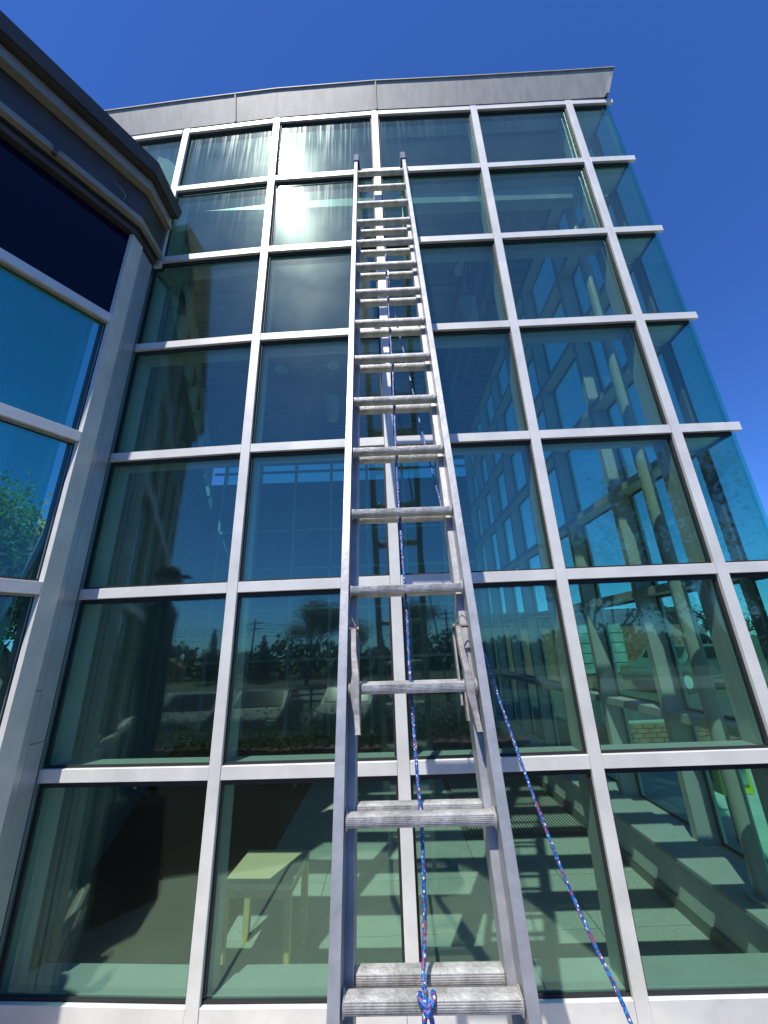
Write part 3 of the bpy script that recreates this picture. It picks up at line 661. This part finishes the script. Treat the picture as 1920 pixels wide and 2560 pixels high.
# rubber end caps and wings on top
for sgn, p in ((-1, LP), (1, LP + LW)):
    q = p + wu * sgn * 0.012 - LD * 0.62
    mb = MB(); mb.box(q + du * 0.055 - ln * 0.0, wu * 0.024, ln * 0.043, du * 0.075)
    mb.box(q - du * 0.045 + ln * 0.036 - wu * sgn * 0.008, wu * 0.010, ln * 0.010, du * 0.09)
    lb(mb, 'end_cap', M['cap'], bevel=0.006)
# rail guides
for sgn, p in ((-1, LP), (1, LP + LW)):
    mb = MB(); q = p + LD * 2.75 - wu * sgn * 0.008 + ln * 0.045; mb.box(q, wu * 0.006, ln * 0.03, du * 0.03); lb(mb, 'rail_guide', M['lock'])
# rung locks at the foot of the fly section
LI = 13
for sgn, (hx, pinx) in ((-1, (0.018, 0.012)), (1, (0.357, 0.345))):
    base = LP + LD * LI
    def P(x, s, nn): return base + wu * (x - 0.004 * sgn) + du * s + ln * nn
    lk = MB()
    path = [(pinx, 0.17, -0.022), (pinx + 0.0015, 0.10, -0.026), (hx - 0.002 * sgn, 0.035, -0.030), (hx, 0.0, -0.031), (hx + .001, -0.03, -0.024), (hx + 0.006, -0.07, -0.022), (hx + 0.010, -0.118, -0.030)]
    wd = [0.0085, 0.0085, 0.0105, 0.0135, 0.0120, 0.0085, 0.0075]; thk = [0.013, 0.012, 0.011, 0.009, 0.013, 0.012, 0.008]
    n_ = len(path); vs = []; fs = []
    for (x, s, nn), w_, t_ in zip(path, wd, thk):
        c = P(x, s, nn); vs += [c - wu * w_ - ln * t_, c + wu * w_ - ln * t_, c + wu * w_ + ln * t_, c - wu * w_ + ln * t_]
    for k in range(n_ - 1):
        for j in range(4): fs.append((k * 4 + j, k * 4 + (j + 1) % 4, k * 4 + 4 + (j + 1) % 4, k * 4 + 4 + j))
    fs += [(0, 1, 2, 3), (n_ * 4 - 1, n_ * 4 - 2, n_ * 4 - 3, n_ * 4 - 4)]
    lk.add(vs, fs); lock = lb(lk, 'rung_lock', M['lock'], bevel=0.0015)
    bm = bmesh.new(); bm.from_mesh(lock.data); bmesh.ops.recalc_face_normals(bm, faces=bm.faces[:]); bm.to_mesh(lock.data); bm.free()
    mb = MB(); mb.box(P(pinx - 0.012 * sgn, 0.05, 0.006), wu * 0.0025, ln * 0.012, du * 0.10); mb.box(P(hx - 0.012 * sgn, -0.045, 0.002), wu * 0.0025, ln * 0.014, du * 0.045)
    lb(mb, 'lock_plate', M['lock'], lock)
    e = -0.002 if sgn < 0 else LW.length + 0.002
    mb = MB(); mb.tube([P(e, 0.172, -0.018), P(pinx - sgn * 0.010, 0.170, -0.022)], 0.0052, 10); mb.tube([P(pinx - sgn * 0.0090, 0.17, -0.022), P(pinx + -sgn * 0.016, 0.17, -0.022)], 0.0085, 8)
    lb(mb, 'pivot_pin', M['rust'], lock, smooth=False)
    mb = MB(); mb.tube([P(e, 0.19, -0.02), P((e + pinx) / 2, 0.205, -0.024), P(pinx - sgn * .006, 0.178, -0.026)], 0.0022, 6); lb(mb, 'lock_spring', M['rust'], lock)
# pulley bracket on a base rung
q = LP + LD * 5 + BO + wu * 0.195 - ln * 0.020
pb = MB(); pb.box(q - du * 0.035, wu * 0.0085, ln * 0.004, du * 0.055); pul = lb(pb, 'pulley_bracket', M['rung'], bevel=0.001)
mb = MB(); mb.cyl(q - du * 0.085 - wu * 0.006, 0.017, 0.012, 16, axis=wu); lb(mb, 'pulley_wheel', M['lock'], pul)

# ------------------------------------------------------------------ ropes
def cr(p, n=6):
    p = [Vector(x) for x in p]; out = []
    for i in range(len(p) - 1):
        a, b, c, d = p[max(i - 1, 0)], p[i], p[i + 1], p[min(i + 2, len(p) - 1)]
        for k in range(n):
            t = k / n; out.append(0.5 * ((2 * b) + (c - a) * t + (2 * a - 5 * b + 4 * c - d) * t * t + (3 * b - a - 3 * c + d) * t ** 3))
    return out + [p[-1]]
def rope(pts, r, name, label=None, parent=None, sides=10, braid=0.0):
    P_ = cr(pts, 10); mb = MB(); mb.tube(P_, r, sides)
    me = mb.mesh(name, M['rope'], smooth=True)
    uvl = me.uv_layers.new(name='UVMap'); L_ = [0]
    for i in range(1, len(P_)): L_.append(L_[-1] + (P_[i] - P_[i - 1]).length)
    for poly in me.polygons:
        vi = [me.loops[l].vertex_index for l in poly.loop_indices]
        ks = [v % sides for v in vi]; wrap = (0 in ks and sides - 1 in ks)
        for l, v in zip(poly.loop_indices, vi):
            k = v % sides; 
            if wrap and k == 0: k = sides
            uvl.data[l].uv = (k / sides, L_[min(v // sides, len(L_) - 1)] / 0.0060)
    o = link(name, me, parent)
    return o
r1 = [[0.07, 1.847, 4.052], [0.071, 1.782, 3.758], [0.07, 1.707, 3.419], [0.069, 1.65, 3.162], [0.071, 1.605, 2.96], [0.066, 1.555, 2.734], [0.063, 1.504, 2.504], [0.06, 1.461, 2.307], [0.059, 1.421, 2.127], [0.061, 1.383, 1.958], [0.062, 1.351, 1.814], [0.064, 1.328, 1.709], [0.062, 1.295, 1.559], [0.062, 1.268, 1.436], [0.064, 1.24, 1.31], [0.066, 1.214, 1.194], [0.067, 1.202, 1.142], [0.061, 1.171, 1.0], [0.0625, 1.151, 0.938]]
q16 = LP + LD * 15
def RK(x, s, nn): return list(q16 + wu * x + du * s + ln * nn)
r1 = r1[:-1] + [RK(0.174, 0.034, 0.008), RK(0.176, 0.020, -0.012), RK(0.177, 0.008, -0.026)]
hoist = rope(r1, 0.0049, 'hoist_rope'); 
tag(hoist, 'blue and red braided rope down the middle of the ladder, knotted on a low rung', 'rope')
def kn(name, pts, r):
    o = rope(pts, r, name, parent=hoist, sides=9); return o
kn('knot_loop', [RK(0.163, 0.018, -0.016), RK(0.166, 0.010, -0.028), RK(0.178, 0.004, -0.032), RK(0.190, 0.011, -0.028), RK(0.193, 0.019, -0.014)], 0.0062)
kn('knot_loop', [RK(0.171, 0.012, -0.026), RK(0.173, -0.002, -0.033), RK(0.170, -0.018, -0.032), RK(0.172, -0.032, -0.028), RK(0.179, -0.037, -0.026), RK(0.186, -0.030, -0.028), RK(0.186, -0.015, -0.032), RK(0.182, 0.0, -0.034), RK(0.184, 0.012, -0.026)], 0.0052)
kn('knot_wrap', [RK(0.170, 0.004, -0.026), RK(0.178, -0.003, -0.0395), RK(0.187, 0.003, -0.026)], 0.0052)
r2 = [[0.075, 1.90, 4.201], [0.087, 1.893, 3.923], [0.119, 1.865, 3.521], [0.17, 1.818, 3.091], [0.194, 1.771, 2.822], [0.219, 1.723, 2.567], [0.259, 1.676, 2.258], [0.276, 1.629, 2.083], [0.315, 1.581, 1.832], [0.348, 1.534, 1.601], [0.363, 1.487, 1.477], [0.401, 1.439, 1.276], [0.43, 1.392, 1.128], [0.462, 1.345, 0.983], [0.499, 1.297, 0.859], [0.532, 1.25, 0.753], [0.60, 1.16, 0.45], [0.66, 1.08, 0.15], [0.70, 1.0, -0.07], [0.80, 0.92, -0.078], [0.90, 1.0, -0.078]]
o = rope(r2, 0.0050, 'tail_rope'); tag(o, 'loose blue and red rope slanting from behind the ladder down to the right', 'rope')

# coil of black hose on the pavement in front of the ladder
hc = []
for k in range(60):
    a = k * 0.35; hc.append((0.24 + 0.20 * math.cos(a) * (1 + 0.06 * math.sin(k)), 0.72 + 0.16 * math.sin(a), GZ + 0.035 + 0.0016 * k))
mb = MB(); mb.tube(hc, 0.018, 8); o = mb.build('hose', M['black'], smooth=True); tag(o, 'coil of black hose on the pavement, mirrored in the lowest pane between the ladder rails', 'hose')

# ------------------------------------------------------------------ vegetation
def leaves(mb, pts, size, jit, n_each, rnd):
    for p in pts:
        for _ in range(n_each):
            c = p + V(rnd.gauss(0, jit), rnd.gauss(0, jit), rnd.gauss(0, jit * 0.8))
            a = V(rnd.uniform(-1, 1), rnd.uniform(-1, 1), rnd.uniform(-1, 1)).normalized(); b = a.orthogonal().normalized()
            s = size * rnd.uniform(0.5, 1.3)
            mb.add([c - a * s, c + b * s * 0.55, c + a * s, c - b * s * 0.55], [(0, 1, 2, 3)])
def tree(loc, h, cr_, name, label, leafm, seed, n_each=14, size=0.09, jit=0.28, trunk=0.14, group=None, levels=4, leafy=True, spread=0.7, split=3):
    rnd = random.Random(seed); t = empty(name, label, 'tree', group, loc=loc); tm_ = MB(); ends = []
    def grow(p, d, L, r, lev):
        q = p; pts = [p]; rs = [r]
        for k in range(3):
            d = (d + V(rnd.uniform(-.18, .18), rnd.uniform(-.18, .18), rnd.uniform(-.02, .16))).normalized(); q = q + d * (L / 3); pts.append(q); rs.append(r * (1 - 0.15 * (k + 1)))
        tm_.tube(pts, rs, 6 if lev < 2 else 4, caps=False)
        if lev >= levels: ends.append(q); ends.append(pts[2]); return
        if lev >= levels - 1: ends.append(q)
        for k in range(split + (1 if lev == 0 else 0)):
            an = rnd.uniform(0, 6.28); s_ = rnd.uniform(0.6, 1.0) * spread
            a = d.orthogonal().normalized(); b = d.cross(a)
            nd = (d + (a * math.cos(an) + b * math.sin(an)) * s_ + V(0, 0, .12)).normalized()
            grow(pts[rnd.choice((2, 3, 3))], nd, L * rnd.uniform(0.62, 0.8), r * 0.55, lev + 1)
    grow(V(0, 0, 0), V(0, 0, 1), h * 0.30, trunk, 0)
    # fit the crown to the wanted height and width
    mz = max(e.z for e in ends) or 1; mr = max(math.hypot(e.x, e.y) for e in ends) or 1
    sz = h / mz; sr_ = cr_ / mr
    tm_.v = [(x * sr_, y * sr_, z * sz) for x, y, z in tm_.v]; ends = [V(e.x * sr_, e.y * sr_, e.z * sz) for e in ends]
    tm_.build('trunk', M['bark'], t)
    if leafy:
        lm = MB(); leaves(lm, ends, size, jit, n_each, rnd); lm.build('crown', leafm, t)
    return t
def conifer(loc, h, r, label, seed):
    rnd = random.Random(seed); t = empty('conifer_tree', label, 'tree', 'dark conifers on the skyline', loc=loc)
    MB().tube([(0, 0, 0), (0, 0, h)], [0.16, 0.02], 7).build('trunk', M['bark'], t); lm = MB()
    for k in range(900):
        u = rnd.random() ** 0.7; z = h * (0.08 + 0.92 * (1 - u)) ; rr = r * (u) * rnd.uniform(0.3, 1.05) + 0.05; a = rnd.uniform(0, 6.28)
        c = V(rr * math.cos(a), rr * math.sin(a), z - rr * 0.25); o_ = V(math.cos(a), math.sin(a), -0.35) * 0.22 * rnd.uniform(.6, 1.4); s_ = V(-math.sin(a), math.cos(a), 0) * 0.09
        lm.add([c - s_, c + o_, c + s_, c - o_ * 0.5 + V(0, 0, .08)], [(0, 1, 2, 3)])
    lm.build('crown', M['leaf_dark'], t)
# seen through the wing windows
tree((-12.6, 12.9, GZ), 6.9, 4.6, 'leafy_tree', 'bright yellow-green spring tree seen through the left wing windows', M['leaf_spring'], 3, 85, 0.085, 0.48)
tree((-16.5, 12.6, GZ), 6.2, 2.8, 'leafy_tree', 'second yellow-green tree further left beyond the wing windows', M['leaf_spring'], 5, 18, 0.11, 0.3)
tree((-11.0, 12.0, GZ), 4.6, 3.2, 'leafy_bush', 'dark green bush low behind the left wing windows', M['leaf_hedge'], 11, 70, 0.09, 0.5)
# mirrored in the panes: behind the photographer
tree((8.6, -6.4, LOT), 7.0, 3.4, 'budding_tree', 'large budding tree mirrored in the panes right of the ladder', M['leaf_bud'], 21, 26, 0.075, 0.38, trunk=0.2)
tree((6.2, -9.5, LOT), 6.0, 3.0, 'budding_tree', 'smaller budding tree mirrored beside the right ladder rail', M['leaf_bud'], 22, 26, 0.075, 0.36)
tree((13.0, -8.5, LOT), 5.6, 3.2, 'bare_tree', 'leafless tree mirrored in the corner pane at the right', M['leaf_bud'], 23, 1, 0.05, 0.3, levels=5, split=2)
tree((-9.6, -32, LOT), 7.0, 3.6, 'round_tree', 'round budding tree mirrored left of the ladder', M['leaf_bud'], 24, 30, 0.10, 0.42, levels=4)
tree((-4.5, -30, LOT), 5.2, 2.2, 'round_tree', 'smaller bare-topped tree mirrored between round tree and ladder', M['leaf_bud'], 25, 7, 0.08, 0.30)
tree((1.2, -30, LOT), 5.8, 2.8, 'round_tree', 'budding tree mirrored between the ladder rails', M['leaf_bud'], 27, 22, 0.09, 0.38)
for k, (x, y, h) in enumerate(((-17.5, -33, 4.2), (-20, -35, 5.0), (-22.5, -34, 4.4), (-15.2, -36, 3.6))):
    conifer((x, y, LOT), h + 0.8, 1.2 + 0.1 * k, ['dark conifer mirrored in the second bay, nearest the round tree', 'tallest dark conifer mirrored in the second bay', 'dark conifer mirrored farthest left by the wing', 'lowest dark conifer mirrored in the second bay'][k], 40 + k)
wb_ = MB(); rnd = random.Random(9)
for k in range(9000):
    x = rnd.uniform(-60, 60); y = rnd.uniform(-46, -40); z = rnd.uniform(0, 2.9 + 0.7 * math.sin(x * .33) + .5 * math.sin(x * 1.1)); c = V(x, y, LOT + z * 1.1)
    a = V(rnd.uniform(-1, 1), rnd.uniform(-1, 1), rnd.uniform(-1, 1)).normalized() * 0.38; b = a.orthogonal().normalized() * 0.26; wb_.add([c - a, c + b, c + a, c - b], [(0, 1, 2, 3)])
tag(wb_.build('distant_woods', M['leaf_dark']), 'dark band of distant woods along the mirrored horizon', 'woods', kind='stuff')
# shrub bed with brick edging
hd = MB(); rnd = random.Random(4)
for k in range(5200):
    x = rnd.uniform(-6.5, 2.0); y = -4.3 + rnd.gauss(0, .35) - 0.10 * x; z = abs(rnd.gauss(0, .22)) + 0.03; c = V(x, y, GZ + z)
    a = V(rnd.uniform(-1, 1), rnd.uniform(-1, 1), rnd.uniform(-1, 1)).normalized() * 0.045; b = a.orthogonal().normalized() * 0.03; hd.add([c - a, c + b, c + a, c - b], [(0, 1, 2, 3)])
tag(hd.build('low_shrubs', M['leaf_hedge']), 'low evergreen shrubs growing in a bed behind a brick edging', 'shrubs', kind='stuff')
ed = empty('brick_edging', 'curved row of laid bricks edging the shrub bed, mirrored in the lower panes', 'edging', loc=(-2, -3.4, GZ))
bme = MB().box((0, 0, 0.03), (0.095, 0, 0), (0, 0.05, 0), (0, 0, 0.032)).mesh('brick', M['brick'])
for row in range(2):
    for k in range(44):
        x = -4.6 + k * 0.205; o = link('brick', bme, ed, (x, 0.05 * x * x * 0.12 - 0.14 * row + 0.08 * math.sin(k), 0.0)); o.rotation_euler = (0, 0, R(90 + rnd.uniform(-4, 4)) if row else R(rnd.uniform(-4, 4)))
# rail fence by the lot
fe = empty('rail_fence', 'dark three-rail timber fence between lawn and pale road, mirrored left of the ladder', 'fence', loc=(-2.5, -15.4, LOT))
for k in range(9): MB().abox(-6 + k * 1.8 - .05, -6 + k * 1.8 + .05, -.05, .05, 0, 1.05).build('post', M['timber'], fe)
for z in (0.35, 0.65, 0.95): MB().abox(-6, 8.4, -.02, .02, z - .05, z + .05).build('rail', M['timber'], fe)
# utility poles and wires
polx = [(-18, -40), (-6.6, -42), (6, -43)]
for k, (x, y) in enumerate(polx):
    up_ = empty('utility_pole', ['utility pole mirrored near the conifers', 'utility pole with two cross-arms mirrored beside the left ladder rail', 'utility pole mirrored right of the ladder'][k], 'utility pole', 'utility poles along the road', loc=(x, y, LOT))
    MB().tube([(0, 0, 0), (0, 0, 6.3)], [0.13, 0.09], 8).build('pole', M['timber'], up_)
    for z in (5.9, 5.3): MB().abox(-.9, .9, -.06, .06, z - .06, z + .06).build('cross_arm', M['timber'], up_)
for z, dx, wl in ((5.98, -.8, 'topmost'), (5.72, 0.8, 'second highest'), (5.4, -.8, 'middle'), (5.05, .8, 'fourth highest'), (4.6, 0, 'lowest')):
    pts = []
    for (xa, ya), (xb, yb) in zip([(-32, -39)] + polx, polx + [(26, -44)]):
        for u in (0, .25, .5, .75): pts.append((xa + (xb - xa) * u + dx * 0.0, ya + (yb - ya) * u + dx * .4, LOT + z - 0.9 * 4 * u * (1 - u) * .5))
    tag(MB().tube(pts, 0.03, 4).build('power_line', M['wirem']), wl + ' power line strung between the mirrored utility poles', 'cable', 'power lines between the utility poles')

# ------------------------------------------------------------------ cars
def car(loc, rot, col, label):
    t = empty('parked_car', label, 'car', 'cars parked in the lot', loc=loc); t.rotation_euler = (0, 0, rot)
    paint = mat('car paint', tuple(c * 0.6 for c in col), 0.45, 0.2, spec=0.3)
    prof = [(-2.2, .35), (-2.25, .6), (-2.15, .85), (-1.3, .95), (-.75, 1.38), (.7, 1.42), (1.45, .98), (2.15, .82), (2.28, .6), (2.22, .33)]
    MB().ext(prof, (0, -.85, 0), (1, 0, 0), (0, 0, 1), (0, 1.7, 0)).build('body', paint, t, bevel=0.05)
    MB().ext([(-1.15, .98), (-.72, 1.33), (.66, 1.36), (1.28, 1.0)], (0, -.862, 0), (1, 0, 0), (0, 0, 1), (0, 1.724, 0)).build('side_window', M['carglass'], t)
    MB().add([(-1.25, -.72, .985), (-1.25, .72, .985), (-.80, .66, 1.375), (-.80, -.66, 1.375)], [(0, 3, 2, 1)]).build('rear_window', M['carglass'], t)
    MB().add([(1.42, -.72, 1.03), (1.42, .72, 1.03), (.78, .66, 1.41), (.78, -.66, 1.41)], [(0, 1, 2, 3)]).build('windscreen', M['carglass'], t)
    for x in (-1.4, 1.4):
        for y in (-.87, .70):
            o = MB().cyl((x, y, .33), .33, .17, 20, axis=(0, 1, 0)).build('wheel', M['tyre'], t); MB().cyl((x, y - .006 if y < 0 else y + .165, .33), .2, .012, 14, axis=(0, 1, 0)).build('rim', M['alu'], o)
    for y in (-.62, .62): MB().box((2.24, y, .68), (.03, 0, 0), (0, .16, 0), (0, 0, .07)).build('headlight', M['white'], t); MB().box((-2.2, y, .74), (.03, 0, 0), (0, .16, 0), (0, 0, .07)).build('tail_light', M['brick'], t)
    return t
car((-7.6, -8.8, LOT), R(80), (0.16, 0.165, 0.17), 'grey car mirrored in the second bay, nearest the wing')
car((-4.9, -9.6, LOT), R(84), (0.10, 0.105, 0.11), 'dark grey car mirrored in the second bay, next car to the right')
car((-2.0, -10.2, LOT), R(95), (0.20, 0.20, 0.20), 'silver grey car mirrored in the third bay beside the ladder')
car((4.2, -11.5, LOT), R(92), (0.08, 0.10, 0.13), 'dark blue car mirrored right of the ladder')
car((10.4, 14.6, GZ), R(20), (0.20, 0.25, 0.24), 'pale green car parked beyond the side windows')

# ------------------------------------------------------------------ beyond the side wall
bwl = empty('brick_garden_wall', 'low red brick wall across the pavement beyond the side windows', 'wall', loc=(2.9, 7.3, GZ))
MB().abox(0, 3.3, 0.0, 0.2, 0, 0.36).build('core', M['mortar'], bwl)
bm_ = MB().box((0, 0, 0), (0.098, 0, 0), (0, 0.05, 0), (0, 0, 0.030)).mesh('brick', M['brick'], bevel=0.003)
for row in range(5):
    for k in range(16 if row % 2 == 0 else 15): link('brick', bm_, bwl, (0.11 + k * 0.207 + (0.103 if row % 2 else 0), -0.012, 0.035 + row * 0.07))
bb = empty('brick_building', 'brick building with tall glass block window beyond the side windows', 'building', loc=(8.6, 15.8, GZ))
MB().abox(-5.5, 3.0, 0, 5, 0, 2.6).build('wall', M['brick'], bb)
MB().abox(-5.7, 3.2, -.25, 5.2, 2.6, 2.8).build('roof', M['bronze'], bb)
for k in range(4):
    for j in range(5): MB().abox(-1.2 + k * .42, -0.80 + k * .42, -.05, -.001, .5 + j * .36, .83 + j * .36).build('glass_block', M['block'], bb)
yb = empty('newspaper_box', 'yellow newspaper box on a post outside the side windows', 'newspaper box', loc=(3.0, 4.12, GZ))
MB().abox(-.14, .14, -.12, .12, .38, .74).build('cabinet', M['yellow'], yb, bevel=0.01); MB().abox(-.15, .15, -.13, .13, .70, .75).build('lid', M['yellow'], yb, bevel=0.01)
MB().abox(-.10, .10, -.135, -.121, .46, .64).build('window', M['block'], yb); MB().abox(-.145, -.1405, -.05, .08, .46, .56).build('notice', M['bronze'], yb); MB().cyl((0, 0, 0), .04, .38, 12).build('post', M['bronze'], yb)
for k, (x, y, h) in enumerate(((15, 19, 3.0), (19, 15, 4.2))):
    tree((x, y, GZ), h, 2.6, 'bare_tree', ['bare tree beyond the brick building', 'bare tree beyond the side windows at the right'][k], M['leaf_bud'], 60 + k, 3, 0.06, 0.3)

# ------------------------------------------------------------------ co-worker, mirrored in the second bay
def person(loc, rot):
    t = empty('person', 'person in dark jacket and cap standing on a step box beside the left wing', 'person', loc=loc); t.rotation_euler = (0, 0, rot)
    vs = [(0, 0, .95), (0, 0, 1.12), (0, .01, 1.32), (0, .01, 1.46), (0, 0, 1.54), (0, 0, 1.62),
          (-.17, 0, 1.43), (-.24, .02, 1.18), (-.20, -.12, .98), (.17, 0, 1.43), (.24, .02, 1.18), (.18, -.16, 1.02),
          (-.10, 0, .90), (-.12, -.02, .50), (-.13, .03, .09), (-.13, -.14, .04), (.10, 0, .90), (.12, -.02, .50), (.13, .03, .09), (.13, -.14, .04)]
    es = [(0, 1), (1, 2), (2, 3), (3, 4), (4, 5), (3, 6), (6, 7), (7, 8), (3, 9), (9, 10), (10, 11), (0, 12), (12, 13), (13, 14), (14, 15), (0, 16), (16, 17), (17, 18), (18, 19)]
    rd = [.15, .14, .16, .13, .055, .05, .075, .055, .038, .075, .055, .038, .10, .07, .05, .04, .10, .07, .05, .04]
    me = bpy.data.meshes.new('body'); me.from_pydata(vs, es, []); me.materials.append(M['cloth']); o = link('body', me, t)
    sk = o.modifiers.new('Skin', 'SKIN'); 
    for i, r_ in enumerate(rd): me.skin_vertices[0].data[i].radius = (r_, r_ * 0.8)
    me.skin_vertices[0].data[0].use_root = True
    ss = o.modifiers.new('Subsurf', 'SUBSURF'); ss.levels = 2; ss.render_levels = 2
    bm = bmesh.new(); bmesh.ops.create_uvsphere(bm, u_segments=20, v_segments=14, radius=0.1)
    for v in bm.verts:
        v.co.x *= .78; v.co.z *= 1.2
        if v.co.y < 0 and abs(v.co.x) < .03 and abs(v.co.z) < .03: v.co.y -= .018
    hm = bpy.data.meshes.new('head'); bm.to_mesh(hm); bm.free(); hm.materials.append(M['skin']); h = link('head', hm, t, (0, -.01, 1.70))
    for p in hm.polygons: p.use_smooth = True
    MB().tube([(0, 0, 1.715), (0, 0, 1.76), (0, 0, 1.81), (0, 0, 1.835)], [.108, .108, .085, .03], 18).build('cap', M['black'], t, smooth=True)
    MB().abox(-.07, .07, -.19, -.08, 1.725, 1.737).build('cap_peak', M['black'], t, bevel=.004)
    for sx in (-1, 1):
        c = V(-.20, -.12, .98) if sx < 0 else V(.18, -.16, 1.02)
        mb = MB(); mb.tube([c, c + V(0, -.03, -.05), c + V(0, -.04, -.09)], [.032, .036, .03], 10)
        for f in range(4): mb.tube([c + V(-.024 + f * .016, -.04, -.08), c + V(-.024 + f * .016, -.05, -.125), c + V(-.022 + f * .015, -.035, -.155)], [.0095, .009, .007], 6)
        mb.tube([c + V(.028 * -sx, -.03, -.05), c + V(.05 * -sx, -.05, -.085)], [.011, .008], 6)
        mb.build('hand', M['skin'], t, smooth=True)
    return t
person((-2.15, 1.17, GZ + 0.65), R(70))
sb = MB(); sb.ext([(-.22, 0), (.22, 0), (.18, .65), (-.18, .65)], (0, -.12, 0), (1, 0, 0), (0, 0, 1), (0, .24, 0)); o = sb.build('step_box', M['dark_sheet'], bevel=0.01)
o.location = (-2.14, 1.17, GZ); o.rotation_euler = (0, 0, R(122)); tag(o, 'black step box under the person beside the left wing', 'step box')
